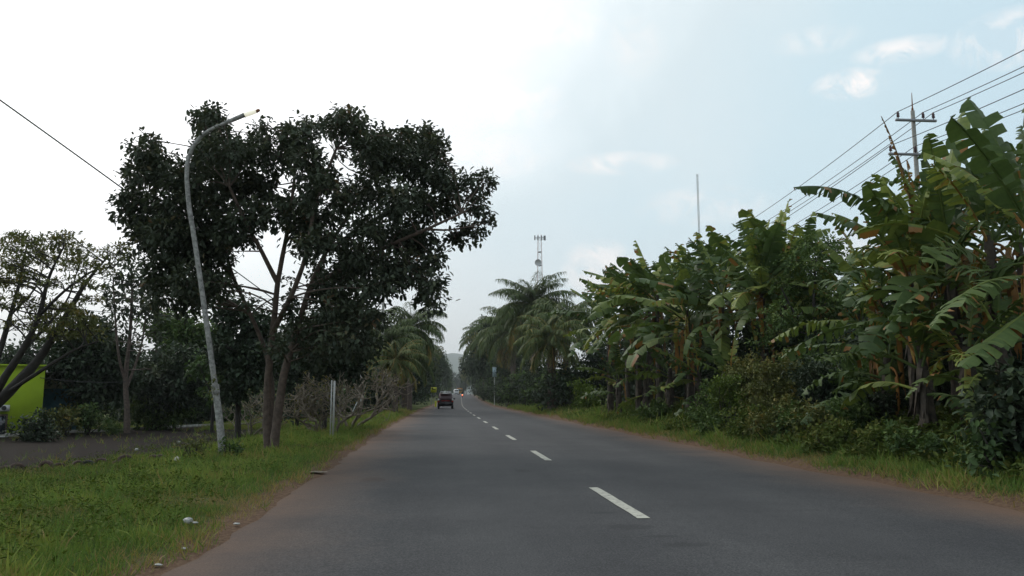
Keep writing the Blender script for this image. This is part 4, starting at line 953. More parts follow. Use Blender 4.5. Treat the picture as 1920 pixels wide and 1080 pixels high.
b_ = gp(817, 108); mb = MB(); mb.tube([b_ - [0, 0, .1], b_ + [0, 0, .75]], [.13, .12], 10); mb.lathe(b_ + [0, 0, .75], [(.12, 0), (.1, .06), (.02, .1)], 10)
o = mb.build('bollard', M['yellow'], None, loc=b_); tag(o, 'short yellow bollard at the verge edge below the yellow sign', 'bollard')
b_ = gp(927, 122); root = thing('roadside_sign', b_, 'pale blue upright board on a white post in front of the right-hand palms', 'sign'); hh = at(927, 708, 122)[2] - b_[2]
mb = MB(); mb.tube([b_ - [0, 0, .1], b_ + [0, 0, hh + .2]], .055, 8); mb.build('post', M['white_paint'], root)
mb = MB(); mb.box(b_ + [0, -.07, hh + .85], (.6, .06, 1.5)); mb.build('board', M['pale_blue'], root); mb = MB(); mb.box(b_ + [0, -.105, hh + 1.55], (.64, .03, .06)); mb.build('frame_rail', M['white_paint'], root)

# half-buried tyres along the lot edge
def tyre(loc, rad, rz, mat, label):
    mb = MB(); w_ = .055; n = 18
    prof = [(-w_, rad * .66), (-w_ * 1.05, rad * .85), (-w_ * .7, rad * .98), (0, rad), (w_ * .7, rad * .98), (w_ * 1.05, rad * .85), (w_, rad * .66), (0, rad * .62), (-w_, rad * .66)]
    V = []; 
    for a in np.linspace(0, 2 * PI, n, endpoint=False):
        for y_, r_ in prof: V.append((r_ * math.cos(a), y_, r_ * math.sin(a)))
    V = np.array(V); k = len(prof); c, s_ = math.cos(rz), math.sin(rz); V = np.stack([V[:, 0] * c - V[:, 1] * s_, V[:, 0] * s_ + V[:, 1] * c, V[:, 2]], 1) + loc
    q = [[i * k + j, ((i + 1) % n) * k + j, ((i + 1) % n) * k + j + 1, i * k + j + 1] for i in range(n) for j in range(k - 1)]
    mb.add(V, q); o = mb.build('tyre', M[mat], None, True, loc=loc); tag(o, label, 'tyre', 'half-buried tyres edging the parking lot')
ords = ['leftmost', 'second from the left', 'third from the left', 'fourth from the left', 'fifth from the left', 'sixth from the left', 'seventh from the left', 'eighth from the left', 'ninth from the left', 'tenth from the left', 'fourth from the right', 'third from the right', 'second from the right', 'rightmost']
pxs = [20, 46, 72, 98, 124, 150, 176, 200, 224, 246, 268, 290, 312, 334]
for i, px in enumerate(pxs):
    d = 20.6 + i * .28; x = xat(px + 5 * math.sin(i * 4.1), d); rr = .19 + .04 * math.sin(i * 2.3); col = 'rubber' if i in (6, 10, 13) else 'tyre_brown'
    z = float(gz(x, d)); tyre(np.array([x, d, z - .04 + .045 * math.sin(i * 2.9)]), rr, .3 + .45 * math.sin(i * 1.7), col, 'half-buried %s tyre edging the parking lot, %s in the row' % ('black' if col == 'rubber' else 'muddy brown', ords[i]))

# ------------------------------------------------------------------ houses
x_ = xat(81, 38.5); b_ = np.array([x_, 38.5, float(gz(x_, 38.5))])   # right front corner; the side wall runs straight away from the road
root = thing('house', b_, 'lime green single-storey house with an air conditioner at the left edge', 'house')
RZ = R(27); ex = np.array([math.cos(RZ), math.sin(RZ), 0]); ey = np.array([-math.sin(RZ), math.cos(RZ), 0])
zt = at(60, 688, 38.5)[2] - b_[2]; Lx = 11.0
def HL(x, y, z): return b_ + ex * x + ey * y + np.array([0, 0, z])
def onwall(px, py):
    r_ = ray(px, py); o_ = np.array([0, 0, H]); t = ((b_ - o_) @ ey) / (r_ @ ey); p = o_ + r_ * t; return (p - b_) @ ex, p[2] - b_[2]
mb = MB(); mb.box(HL(-Lx / 2, 4, zt / 2 - .1), (Lx, 8, zt + .2), RZ); mb.build('wall', M['lime'], root)
mb = MB(); mb.box(HL(-Lx / 2, 4, zt + .05), (Lx + .3, 8.3, .09), RZ); mb.build('roof', M['lime'], root)
mb = MB(); mb.box(HL(-Lx / 2, -.03, .08), (Lx, .05, .2), RZ); mb.build('plinth', M['concrete'], root)
xl, zl = onwall(9, 765); mb = MB(); mb.box(HL(xl, -.2, zl), (.38, .3, .27), RZ); a = mb.build('air_conditioner', M['white_paint'], root)
mb = MB(); n_ = 18; ring = [HL(xl - .05 + .15 * math.cos(k / n_ * 2 * PI), -.382, zl + .15 * math.sin(k / n_ * 2 * PI)) for k in range(n_)]; mb.tube([HL(xl - .03, -.34, zl), HL(xl - .03, -.36, zl)], .10, 16); f_ = mb.build('fan_grille', M['black_plastic'], root); f_.parent = a
xl, zl = onwall(3, 797); mb = MB(); mb.box(HL(xl, -.02, zl), (.42, .06, .95), RZ); w_ = mb.build('window', M['bark_red'], root)
mb = MB(); mb.box(HL(xl, -.055, zl), (.28, .03, .8), RZ); g_ = mb.build('pane', M['glass'], root); g_.parent = w_
mb = MB(); mb.box(HL(xl, -.08, zl - .51), (.52, .16, .06), RZ); g_ = mb.build('sill', M['white_paint'], root); g_.parent = w_
b_ = gp(100, 43); root = thing('shed', b_, 'small blue shed with a cream gable half hidden beside the lime green house', 'shed')
mb = MB(); mb.box(b_ + [-.2, 1.5, 1.1], (1.7, 3, 2.2)); mb.build('wall', M['blue'], root); mb = MB(); mb.box(b_ + [-.3, 1.5, 2.55], (1.7, 2.9, .7)); mb.build('gable', M['cream'], root)
mb = MB(); mb.box(b_ + [.1, 1.3, 2.98], (2.8, 3.6, .08), 0); mb.build('roof', M['roof_grey'], root)
b_ = gp(350, 64); root = thing('house', b_, 'distant house whose red tiled roof peeps between trees left of the leaning lamp', 'house')
zt = at(350, 672, 64)[2] - b_[2]; mb = MB(); mb.box(b_ + [0, 2, (zt - .6) / 2], (5, 4, zt - .6)); mb.build('wall', M['cream'], root)
mb = MB(); v = [b_ + [x, y, z] for x, y, z in ((-2.9, -.5, zt - .7), (2.9, -.5, zt - .7), (2.9, 4.5, zt - .7), (-2.9, 4.5, zt - .7), (-1, 2, zt + .3), (1, 2, zt + .3))]
mb.add(v, [[0, 1, 5, 4], [2, 3, 4, 5]]); mb.add(v, [[1, 2, 5], [3, 0, 4]]); mb.build('roof', M['roof_red'], root)

# ------------------------------------------------------------------ utility pole and wires on the right
DP = 33.0; XP = float(at(1711, 208, DP)[0]); zb = float(gz(XP, DP)); top = at(1711, 208, DP)[2]
def upole(x, y, label):
    zb = float(gz(x, y)); b_ = np.array([x, y, zb]); root = thing('utility_pole', b_, label, 'utility pole', 'utility poles of the power line'); tp = top - float(gz(XP, DP)) + zb
    mb = MB(); mb.tube([[x, y, zb - .2], [x, y, tp]], [.13, .085], 12); mb.build('pole', M['concrete'], root, True)
    mb = MB(); mb.tube([[x, y, tp], [x + .02, y, tp + .85]], [.035, .012], 6); mb.tube([[x, y, tp - .1], [x, y, tp + .12]], .05, 6); mb.build('lightning_rod', M['rust'], root)
    for (zz, xs) in ((tp - .42, (-.8, .38, .86)), (tp - 2.0, (-1.25, -.1, .45))):
        mb = MB(); mb.box([x + .03 if zz > tp - 1 else x - .4, y - .16, zz - .08], (1.9, .1, .1)); ca = mb.build('crossarm', M['steel'], root)
        for q in xs:
            mb = MB(); mb.tube([[x + q, y - .16, zz - .04], [x + q, y - .16, zz + .08]], .02, 6)
            mb.lathe([x + q, y - .16, zz + .04], [(.02, 0), (.075, .02), (.05, .07), (.075, .09), (.045, .14), (.07, .16), (.04, .22), (.045, .27), (.01, .28)], 10); mb.build('insulator', M['porcelain'], root, True)
    return tp
tp = upole(XP, DP, 'concrete utility pole with two crossarms rising behind the near banana plants')
upole(XP + .5, DP + 46, 'farther utility pole of the same line, hidden low behind the banana row')
def wire(p, q, sag, r_, label, group, cat='cable'):
    p = np.asarray(p, float); q = np.asarray(q, float); t = np.linspace(0, 1, 40)[:, None]
    P = p * (1 - t) + q * t; P[:, 2] -= (4 * sag * t * (1 - t))[:, 0]; mb = MB(); mb.tube(P, r_, 5)
    o = mb.build('overhead_wire', M['wire'], None, True, loc=p); tag(o, label, cat, group); return o
gW = 'power line wires passing the utility pole'
dz = float(gz(XP + .5, DP + 46)) - zb
ndesc = ['left upper-arm', 'middle upper-arm', 'right upper-arm', 'left lower-arm', 'middle lower-arm', 'right lower-arm']
for i, (q, zz) in enumerate([(-.8, tp - .12), (.38, tp - .12), (.86, tp - .12), (-1.25, tp - 1.7), (-.1, tp - 1.7), (.45, tp - 1.7)]):
    wire([XP + q, DP - .16, zz], [XP + .5 + q, DP + 46, zz + dz], .9, .017, 'overhead wire from the %s insulator down to the left over the banana row' % ndesc[i], gW)
    wire([XP + q, DP - .16, zz], [XP - .3 + q, DP - 44, zz - .3], 1.0, .017, 'overhead wire from the %s insulator up to the right edge of the photo' % ndesc[i], gW)
# left side wires
def w2(pts, label, r_=.014, grp='thin wires strung through the left-hand trees', n=12):
    P = np.array([at(*a) for a in pts]); t = np.linspace(0, 1, 30)[:, None]
    Q = (1 - t) ** 2 * P[0] + 2 * t * (1 - t) * P[1] + t * t * P[2]; mb = MB(); mb.tube(Q, r_, 5); o = mb.build('overhead_wire', M['wire'], None, True, loc=P[0]); tag(o, label, 'cable', grp)
w2([(-60, 145, 17), (300, 400, 21), (700, 700, 44)], 'black cable slanting down from the upper left edge into the big dark tree', .018)
w2([(140, 510, 36), (400, 575, 42), (715, 562, 60)], 'upper thin wire crossing behind the leaning lamp towards the slim grey pole')
w2([(150, 580, 36), (400, 612, 42), (715, 568, 60)], 'lower thin wire crossing behind the leaning lamp towards the slim grey pole')
w2([(75, 708, 38.4), (160, 720, 39), (236, 716, 39.8)], 'slack pale wire between the lime green house and the slender tree')

# ------------------------------------------------------------------ masts
def lattice(px, d, toppy, w0, w1, label, antennas, name, cat, step, r_):
    x = float(at(px, toppy + 50, d)[0]); zb = float(gz(x, d)); tp_ = at(px, toppy, d)[2]; b_ = np.array([x, d, zb]); root = thing(name, b_, label, cat); n = int((tp_ - zb) / step)
    cs = [(-1, -1), (1, -1), (1, 1), (-1, 1)]
    for c in cs:
        mb = MB(); mb.tube([b_ + [c[0] * w0 / 2, c[1] * w0 / 2, 0], [x + c[0] * w1 / 2, d + c[1] * w1 / 2, tp_]], r_, 5); mb.build('leg', M['redwhite_r'] if antennas else M['steel'], root)
    mb = MB()
    for i in range(n):
        for k in range(4):
            f0, f1 = i / n, (i + 1) / n; a_, b2 = cs[k], cs[(k + 1) % 4]; g0 = w0 + (w1 - w0) * f0; g1 = w0 + (w1 - w0) * f1; z0 = zb + (tp_ - zb) * f0; z1 = zb + (tp_ - zb) * f1
            A_ = [x + a_[0] * g0 / 2, d + a_[1] * g0 / 2, z0]; B_ = [x + b2[0] * g1 / 2, d + b2[1] * g1 / 2, z1]; B0 = [x + b2[0] * g0 / 2, d + b2[1] * g0 / 2, z0]
            mb.tube([A_, B_], r_ * .6, 4, cap=False); mb.tube([A_, B0], r_ * .6, 4, cap=False)
    mb.build('bracing', M['tower_white'] if antennas else M['steel'], root)
    if antennas:
        s = mpp(d)
        for dx, dzp in ((-10, 30), (-4, 28), (8, 28), (3, 24), (10, 30)):
            mb = MB(); mb.tube([[x + dx * s, d - 1, tp_ - 12 * s], [x + dx * s, d - 1, tp_ - 3 * s]], .22, 6); mb.build('antenna', M['steel'], root)
        mb = MB(); mb.box([x, d - .6, tp_ - 6 * s], (20 * s, .15, .15)); mb.box([x, d - .6, tp_ - 9 * s], (20 * s, .15, .15)); mb.build('antenna_frame', M['steel'], root)
        mb = MB(); mb.lathe([x - 4 * s, d - 1.5, tp_ - 56 * s], [(.05, .5), (1.0, .3), (1.15, 0)], 14, 'y'); mb.build('dish', M['tower_white'], root)
        mb = MB(); mb.box([x, d, tp_ - 60 * s], (6 * s, 2, .2)); mb.box([x, d, tp_ - 34 * s], (5 * s, 1.6, .2)); mb.build('platform', M['steel'], root)
lattice(1012, 260, 440, 3.2, 1.0, 'pale lattice antenna tower with side antennas rising behind the oil palms', True, 'antenna_tower', 'tower', 1.9, .045)
lattice(1309, 200, 326, .32, .32, 'very thin tall lattice mast rising behind the banana row', False, 'radio_mast', 'mast', .8, .028)

# ------------------------------------------------------------------ vehicles
def wheel(root, c, r_, w_):
    mb = MB(); mb.lathe(c, [(.02, -w_ / 2), (r_ * .9, -w_ / 2), (r_, -w_ / 3), (r_, w_ / 3), (r_ * .9, w_ / 2), (.02, w_ / 2)], 16, 'x'); w = mb.build('wheel', M['rubber'], root, True)
    m2 = MB(); m2.lathe(c, [(.02, -w_ / 2 - .01), (r_ * .55, -w_ / 2 - .01), (r_ * .6, 0), (r_ * .55, w_ / 2 + .01), (.02, w_ / 2 + .01)], 12, 'x'); q = m2.build('rim', M['steel'], root); q.parent = w
def hull(mb, sec, tint=.5):
    """sections along y: (y, [(halfwidth, z), ...]) from bottom to top -> closed skin"""
    V = []; k = len(sec[0][1])
    for y, pr in sec:
        for hw, z in pr: V.append((-hw, y, z))
        for hw, z in reversed(pr): V.append((hw, y, z))
    m = 2 * k; F_ = [[i * m + j, i * m + (j + 1) % m, (i + 1) * m + (j + 1) % m, (i + 1) * m + j] for i in range(len(sec) - 1) for j in range(m)]
    mb.add(V, F_, tint)
    for i in (0, len(sec) - 1):
        mb.add(V[i * m:(i + 1) * m], [[j, j + 1, m - 2 - j, m - 1 - j] for j in range(k - 1)], tint)
def off(mb, o): mb.V = [v + o for v in mb.V]; return mb
d = 89.; b_ = np.array([xat(835.5, d), d, float(rise(d)) + .03]); root = thing('car', b_, 'dark red car with a roof rack driving ahead in the left lane', 'car')
mb = MB(); hull(mb, [(0, [(.70, .42), (.83, .55), (.86, .85), (.82, 1.0)]), (.25, [(.72, .28), (.86, .5), (.88, .85), (.84, 1.02)]), (2.6, [(.72, .25), (.87, .5), (.89, .85), (.84, 1.02)]), (3.4, [(.72, .25), (.86, .5), (.87, .8), (.80, .98)]), (4.3, [(.68, .3), (.78, .5), (.80, .75), (.7, .82)])])
hull(mb, [(.10, [(.83, .99), (.82, 1.05), (.68, 1.10), (.6, 1.12)]), (.42, [(.83, .99), (.78, 1.3), (.70, 1.62), (.60, 1.68)]), (1.6, [(.83, .99), (.78, 1.3), (.71, 1.64), (.62, 1.72)]), (2.5, [(.83, .99), (.77, 1.3), (.68, 1.58), (.6, 1.64)]), (3.3, [(.8, .96), (.78, 1.0), (.7, 1.02), (.6, 1.03)])])
off(mb, b_).build('body', M['car_red'], root)
mb = MB(); mb.add([b_ + [-.66, .10, 1.10], b_ + [.66, .10, 1.10], b_ + [.58, .36, 1.56], b_ + [-.58, .36, 1.56], b_ + [-.66, .14, 1.09], b_ + [.66, .14, 1.09], b_ + [.58, .40, 1.55], b_ + [-.58, .40, 1.55]], [[0, 1, 2, 3], [7, 6, 5, 4], [0, 4, 5, 1], [1, 5, 6, 2], [2, 6, 7, 3], [3, 7, 4, 0]]); mb.build('rear_window', M['glass'], root)
for sx in (-1, 1):
    mb = MB(); mb.box(b_ + [sx * .765, -.02, .99], (.17, .14, .2)); mb.build('tail_lamp', M['lamp_clear'], root)
    mb = MB(); mb.box(b_ + [sx * .76, -.02, .8], (.15, .12, .14)); mb.build('tail_lamp', M['lamp_red'], root)
    mb = MB(); mb.box(b_ + [sx * .99, 3.0, 1.08], (.2, .12, .16)); mb.build('side_mirror', M['black_plastic'], root)
    mb = MB(); mb.tube([b_ + [sx * .55, .6, 1.8], b_ + [sx * .55, 2.3, 1.8]], .025, 6); [mb.tube([b_ + [sx * .55, y, 1.68], b_ + [sx * .55, y, 1.8]], .02, 5) for y in (.7, 2.2)]; mb.build('roof_rail', M['chrome'], root)
    mb = MB(); mb.add([b_ + [sx * (.845), .6, 1.05], b_ + [sx * .845, 2.8, 1.05], b_ + [sx * .735, 2.4, 1.52], b_ + [sx * .735, .7, 1.52]], [[0, 1, 2, 3]]); mb.build('side_window', M['glass'], root)
    for y in (.85, 3.45): wheel(root, b_ + [sx * .76, y, .33], .34, .22)
mb = MB(); [mb.tube([b_ + [-.6, y, 1.84], b_ + [.6, y, 1.84]], .03, 6) for y in (.7, 1.5, 2.2)]; mb.build('roof_rack', M['chrome'], root)
mb = MB(); mb.box(b_ + [0, -.07, .56], (1.62, .2, .26), taper=.97); mb.build('bumper', M['black_plastic'], root)
mb = MB(); mb.box(b_ + [0, -.03, .86], (.9, .05, .05)); mb.build('tailgate_trim', M['lamp_red'], root)
mb = MB(); mb.box(b_ + [0, -.03, .74], (.42, .04, .13)); mb.build('number_plate', M['black_plastic'], root)
mb = MB(); mb.box(b_ + [0, .31, 1.66], (1.1, .2, .05)); mb.build('rear_spoiler', M['chrome'], root)
# white van oncoming
d = 290.; b_ = np.array([xat(855.5, d), d, float(rise(d)) + .02]); root = thing('van', b_, 'white van small in the distance where the road bends', 'van')
mb = MB(); hull(mb, [(0, [(.8, .3), (.9, .5), (.9, 1.0), (.85, 1.1)]), (.6, [(.8, .3), (.92, .5), (.92, 1.3), (.78, 1.9)]), (4.5, [(.8, .3), (.92, .5), (.92, 1.3), (.78, 2.0)])]); off(mb, b_).build('body', M['car_white'], root)
mb = MB(); mb.box(b_ + [0, .24, 1.5], (1.5, .06, .6), tilt=-.5); mb.build('windscreen', M['glass'], root)
mb = MB(); mb.box(b_ + [0, -.04, .55], (1.2, .08, .22)); mb.build('grille', M['black_plastic'], root)
for sx in (-1, 1):
    mb = MB(); mb.box(b_ + [sx * .7, -.05, .85], (.3, .06, .2)); mb.build('headlight', M['lamp_clear'], root); [wheel(root, b_ + [sx * .8, y, .33], .33, .2) for y in (.9, 3.6)]
# loaded truck behind
d = 300.; b_ = np.array([xat(862, d), d, float(rise(d)) + .02]); root = thing('truck', b_, 'small distant truck with an ochre load beside the white van', 'truck')
mb = MB(); mb.box(b_ + [0, .8, 1.3], (1.9, 1.5, 1.8), taper=.92); mb.build('cab', M['orange_load'], root); mb = MB(); mb.box(b_ + [0, 3.9, 1.6], (2.1, 4.4, 1.8)); mb.build('cargo_bed', M['rust'], root)
mb = MB(); mb.box(b_ + [0, .04, 1.7], (1.5, .06, .6)); mb.build('windscreen', M['glass'], root); [wheel(root, b_ + [sx * .85, y, .4], .4, .25) for sx in (-1, 1) for y in (.9, 4.8)]
# motorcycle with lit lamp
d = 215.; b_ = np.array([xat(866.8, d), d, float(rise(d)) + .02]); root = thing('motorcycle', b_, 'distant motorcycle with a glowing red-orange lamp on the right of the road', 'motorcycle')
def mwheel(y):
    mb = MB(); a = np.linspace(0, 2 * PI, 17); mb.tube(np.stack([0 * a, y + .28 * np.cos(a), .3 + .28 * np.sin(a)], 1) + b_, .05, 6); mb.build('wheel', M['rubber'], root, True)
mwheel(0); mwheel(1.25)
mb = MB(); mb.tube(np.array([[0, 0, .3], [0, .25, .75], [0, .7, .7], [0, 1.25, .3]]) + b_, [.05, .1, .1, .05], 8); mb.box(b_ + [0, .6, .5], (.3, .5, .35)); mb.box(b_ + [0, .1, .72], (.4, .12, .4)); mb.build('frame', M['lamp_red'], root)
mb = MB(); mb.box(b_ + [0, .75, .85], (.26, .7, .1)); mb.build('saddle', M['black_plastic'], root)
mb = MB(); mb.tube([b_ + [-.35, .25, 1.05], b_ + [.35, .25, 1.05]], .025, 6); mb.build('handlebar', M['steel'], root)
mb = MB(); mb.lathe(b_ + [0, -.05, .8], [(.01, -.04), (.15, -.03), (.16, .04), (.02, .08)], 12, 'y'); mb.build('lamp', M['tail_lit'], root)
# rider: one continuous skinned body seated on the motorcycle
def person(root_loc, label):
    me = bpy.data.meshes.new('person'); 
    J = [(0, .8, .92), (0, .72, 1.15), (0, .62, 1.42), (0, .6, 1.52), (0, .57, 1.68), (-.2, .6, 1.38), (-.3, .45, 1.15), (-.3, .25, 1.07), (.2, .6, 1.38), (.3, .45, 1.15), (.3, .25, 1.07), (-.16, .55, .9), (-.2, .35, .85), (-.18, .45, .4), (-.18, .36, .36), (.16, .55, .9), (.2, .35, .85), (.18, .45, .4), (.18, .36, .36)]
    E = [(0, 1), (1, 2), (2, 3), (3, 4), (2, 5), (5, 6), (6, 7), (2, 8), (8, 9), (9, 10), (0, 11), (11, 12), (12, 13), (13, 14), (0, 15), (15, 16), (16, 17), (17, 18)]
    rd = [.15, .15, .16, .06, .12, .07, .05, .035, .07, .05, .035, .1, .08, .055, .05, .1, .08, .055, .05]
    me.from_pydata(J, E, []); o = bpy.data.objects.new('person', me); COL.objects.link(o); o.location = [float(v) for v in root_loc]
    md = o.modifiers.new('skin', 'SKIN'); 
    if not me.skin_vertices: 
        bpy.context.view_layer.objects.active = o; o.select_set(True)
    try:
        for i, sv in enumerate(me.skin_vertices[0].data): sv.radius = (rd[i], rd[i]); 
        me.skin_vertices[0].data[0].use_root = True
    except Exception as ex: print('skin', ex)
    o.modifiers.new('sub', 'SUBSURF').levels = 1; o.modifiers['sub'].render_levels = 1
    me.materials.append(M['black_plastic']); tag(o, label, 'person'); return o
person(b_, 'rider in dark clothes seated on the distant motorcycle')

# ------------------------------------------------------------------ litter and stones
def litter(px, py, w_, label, seed, z=0.04, flat=.3, mat='plastic_bag', name='plastic_litter', cat='litter'):
    rg = np.random.default_rng(seed)
    r_ = ray(px, py); t = (0 - H) / r_[2]; p = np.array([0, 0, H]) + r_ * t
    for _ in range(6): t = (float(gz(p[0], p[1])) + z - H) / r_[2]; p = np.array([0, 0, H]) + r_ * t
    mb = MB(); n, m = 7, 10; V = []
    for i in range(n + 1):
        for j in range(m):
            th = i / n * PI; ph = j / m * 2 * PI; q = 1 + rg.uniform(-.35, .35); V.append((math.sin(th) * math.cos(ph) * q, math.sin(th) * math.sin(ph) * q * .7, math.cos(th) * q * flat))
    F_ = [[i * m + j, i * m + (j + 1) % m, (i + 1) * m + (j + 1) % m, (i + 1) * m + j] for i in range(n) for j in range(m)]
    mb.add(np.array(V) * w_ + p, F_); o = mb.build(name, M[mat], None, loc=p); tag(o, label, cat)
litter(353, 976, .045, 'crumpled white plastic bag lying in the verge grass', 1, .07, .6)
litter(366, 980, .025, 'small white scrap just right of the crumpled plastic bag', 2, .07, .4)
litter(444, 982, .032, 'white wrapper on the soil beside the road edge, right of the plastic bag', 3, .03)
litter(346, 1028, .025, 'tiny white scrap on the road edge below the white wrapper', 4, .02)
litter(296, 1059, .035, 'flat pale scrap lowest on the left road edge', 5, .02, .2)
litter(597, 885, .16, 'long pale stick-like debris on the soil where the verge meets the road', 6, .03, .08, 'bark_pale', 'debris', 'debris')
litter(1055, 772, .16, 'white bag lying beside the dirt path on the right of the road', 7, .06, .5)
litter(1182, 798, .12, 'brown dead leaf lump lying on the right verge edge', 8, .05, .4, 'rust', 'dead_leaf', 'leaf')
litter(335, 829, .07, 'white stone on the parking lot edge, left of the lamp base', 9, .05, .6, 'white_paint', 'stone', 'stone')
litter(256, 843, .07, 'pale stone on the parking lot above the row of tyres', 10, .05, .6, 'white_paint', 'stone', 'stone')
litter(332, 861, .06, 'cream stone in the grass just below the right end of the tyre row', 11, .1, .8, 'cream', 'stone', 'stone')

# ------------------------------------------------------------------ hills
def hill(name, d, pts, thick):
    xs = np.array([xat(p, d) for p, _ in pts]); zs = np.array([at(p, q, d)[2] for p, q in pts])
    xi = np.linspace(xs[0], xs[-1], 120); zi = np.interp(xi, xs, zs) ; zi = zi + 4 * np.sin(xi / 60) + 2 * np.sin(xi / 23)
    v = np.linspace(0, 1, 14)[:, None]; prof = np.sin(v * PI / 2 * 1.0)
    Xg = np.repeat(xi[None], 27, 0); w2_ = np.linspace(-1, 1, 27)[:, None]; Yg = d + w2_ * thick + 0 * Xg; Zg = -2 + (zi[None] + 2) * np.cos(w2_ * PI / 2) ** .8
    o = grid_mesh(name, Xg, Yg, Zg, M['hill']); tag(o, kind='structure')
hill('hills', 3600, [(200, 742), (500, 715), (700, 690), (800, 668), (850, 664), (900, 672), (1000, 690), (1200, 715), (1500, 742)], 700)

# ------------------------------------------------------------------ haze
m = bpy.data.materials.new('haze'); m.use_nodes = True; nt = m.node_tree; nt.nodes.clear()
out = nt.nodes.new('ShaderNodeOutputMaterial'); pv = nt.nodes.new('ShaderNodeVolumePrincipled'); pv.inputs['Color'].default_value = (.93, .97, 1, 1); pv.inputs['Density'].default_value = .00020; pv.inputs['Anisotropy'].default_value = .2
nt.links.new(pv.outputs[0], out.inputs['Volume'])
me = bpy.data.meshes.new('haze'); x0, x1, y0, y1, z0, z1 = -2900., 2900., -60., 5600., -3., 330.
me.from_pydata([(x, y, z) for z in (z0, z1) for y in (y0, y1) for x in (x0, x1)], [], [[0, 2, 3, 1], [4, 5, 7, 6], [0, 1, 5, 4], [2, 6, 7, 3], [0, 4, 6, 2], [1, 3, 7, 5]])
me.materials.append(m); o = bpy.data.objects.new('haze', me); COL.objects.link(o); tag(o, kind='stuff')

# ------------------------------------------------------------------ light
SUN_EL = R(38); SUN_AZ = R(-42)      # azimuth from +Y, negative = left
sdir = np.array([math.sin(SUN_AZ) * math.cos(SUN_EL), math.cos(SUN_AZ) * math.cos(SUN_EL), math.sin(SUN_EL)])
sun = bpy.data.lights.new('sun', 'SUN'); sun.energy = .7; sun.angle = R(14); sun.color = (1, .96, .9)
so = bpy.data.objects.new('sun', sun); COL.objects.link(so); so.rotation_euler = Vector(-sdir).to_track_quat('-Z', 'Y').to_euler()
wd = bpy.data.worlds.new('World'); scene.world = wd; wd.use_nodes = True; nt = wd.node_tree; nt.nodes.clear()
out = nt.nodes.new('ShaderNodeOutputWorld'); bg = nt.nodes.new('ShaderNodeBackground'); bg.inputs[1].default_value = .1
sky = nt.nodes.new('ShaderNodeTexSky'); sky.sky_type = 'NISHITA'; sky.sun_disc = False; sky.sun_elevation = SUN_EL; sky.sun_rotation = SUN_AZ; sky.dust_density = 2.0; sky.air_density = 1.0
tc = nt.nodes.new('ShaderNodeTexCoord'); dirv = tc.outputs['Generated']
nrm = nt.nodes.new('ShaderNodeVectorMath'); nrm.operation = 'NORMALIZE'; nt.links.new(dirv, nrm.inputs[0]); dv = nrm.outputs[0]
def dot(v):
    n = nt.nodes.new('ShaderNodeVectorMath'); n.operation = 'DOT_PRODUCT'; nt.links.new(dv, n.inputs[0]); n.inputs[1].default_value = [float(a) for a in v]; return n.outputs['Value']
# thin bright veil of cloud around the hidden sun, patchy towards the right
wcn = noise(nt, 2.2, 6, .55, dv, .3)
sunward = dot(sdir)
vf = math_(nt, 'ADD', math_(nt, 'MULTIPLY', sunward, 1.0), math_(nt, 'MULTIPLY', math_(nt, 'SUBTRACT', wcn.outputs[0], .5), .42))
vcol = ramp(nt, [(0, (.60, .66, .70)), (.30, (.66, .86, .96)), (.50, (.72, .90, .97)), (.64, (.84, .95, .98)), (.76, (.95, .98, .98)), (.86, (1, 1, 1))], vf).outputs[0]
sepd = nt.nodes.new('ShaderNodeSeparateXYZ'); nt.links.new(dv, sepd.inputs[0])
hz_ = nt.nodes.new('ShaderNodeMapRange'); hz_.interpolation_type = 'SMOOTHSTEP'; hz_.inputs[1].default_value = .02; hz_.inputs[2].default_value = .26; hz_.inputs[3].default_value = .75; hz_.inputs[4].default_value = 0; nt.links.new(sepd.outputs[2], hz_.inputs[0])
fr_ = nt.nodes.new('ShaderNodeMapRange'); fr_.inputs[1].default_value = -.2; fr_.inputs[2].default_value = .4; nt.links.new(sepd.outputs[1], fr_.inputs[0])
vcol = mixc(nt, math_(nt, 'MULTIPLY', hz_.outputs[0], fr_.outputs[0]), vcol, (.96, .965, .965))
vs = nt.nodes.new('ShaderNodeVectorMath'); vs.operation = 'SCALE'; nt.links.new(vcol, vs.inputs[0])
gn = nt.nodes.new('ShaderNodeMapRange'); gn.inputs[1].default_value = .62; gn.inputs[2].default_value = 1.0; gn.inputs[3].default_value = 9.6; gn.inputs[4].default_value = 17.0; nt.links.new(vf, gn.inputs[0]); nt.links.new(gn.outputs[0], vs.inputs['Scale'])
skyc = mixc(nt, .86, sky.outputs[0], vs.outputs[0])
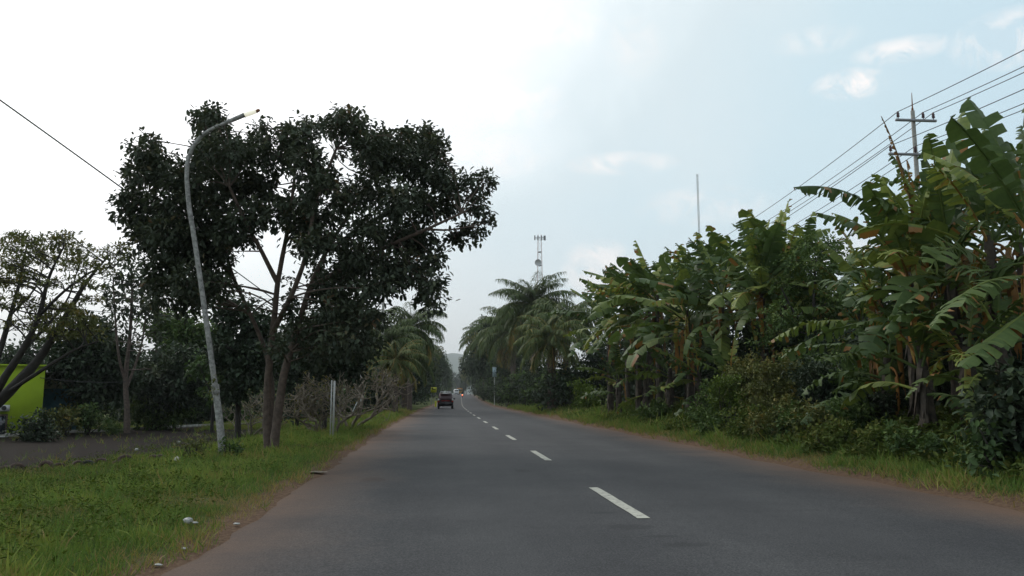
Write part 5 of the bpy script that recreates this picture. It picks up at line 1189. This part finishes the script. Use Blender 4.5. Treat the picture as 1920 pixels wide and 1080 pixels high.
# individual small clouds on the blue side
cn = noise(nt, 22, 8, .66, dv, .8)
acc = None
for (px, py, sx, sy, st_) in [(1597, 158, 70, 30, .9), (1688, 94, 80, 24, .7), (1895, 72, 90, 50, .9), (1165, 306, 110, 24, .6), (1320, 385, 130, 40, .45), (1030, 55, 110, 38, .7), (1125, 505, 80, 60, .7), (890, 190, 180, 60, .7), (900, 290, 140, 50, .5), (1530, 75, 80, 26, .35), (1190, 90, 60, 60, .3), (840, 100, 160, 50, .5), (1560, 470, 100, 40, .5), (880, 20, 200, 60, .5)]:
    r_ = ray(px, py); r_ /= np.linalg.norm(r_); rx = np.cross(r_, [0, 0, 1]); rx /= np.linalg.norm(rx); ry = np.cross(rx, r_)
    a_ = math_(nt, 'DIVIDE', dot(rx), sx / F); b2 = math_(nt, 'DIVIDE', dot(ry), sy / F)
    rr_ = math_(nt, 'ADD', math_(nt, 'MULTIPLY', a_, a_), math_(nt, 'MULTIPLY', b2, b2))
    g_ = math_(nt, 'MULTIPLY', math_(nt, 'SUBTRACT', 1.0, rr_, True), math_(nt, 'GREATER_THAN', dot(r_), .5))
    g_ = math_(nt, 'MULTIPLY', g_, st_); acc = g_ if acc is None else math_(nt, 'MAXIMUM', acc, g_)
sh = math_(nt, 'MULTIPLY', acc, ramp(nt, [(.40, (.05, .05, .05)), (.60, (1, 1, 1))], cn.outputs[0]).outputs[0])
CLOUD = mixc(nt, sh, skyc, (11.5, 10.6, 10.2))
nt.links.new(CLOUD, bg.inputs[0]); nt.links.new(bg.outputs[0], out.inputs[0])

vs_ = scene.view_settings; vs_.view_transform = 'Standard'; vs_.look = 'None'; vs_.gamma = 1; vs_.exposure = 0.1; vs_.use_curve_mapping = False
scene.render.engine = 'CYCLES'
scene.cycles.max_bounces = 6; scene.cycles.transparent_max_bounces = 4; scene.cycles.volume_bounces = 0
for o in bpy.data.objects:
    l = o.get('label', '')
    if l and not 4 <= len(l.split()) <= 16: print('LONG', len(l.split()), o.name, l)
for o in ROOTS:
    if '_o' in o: del o['_o']
for o in bpy.data.objects:
    if '_o' in o: del o['_o']
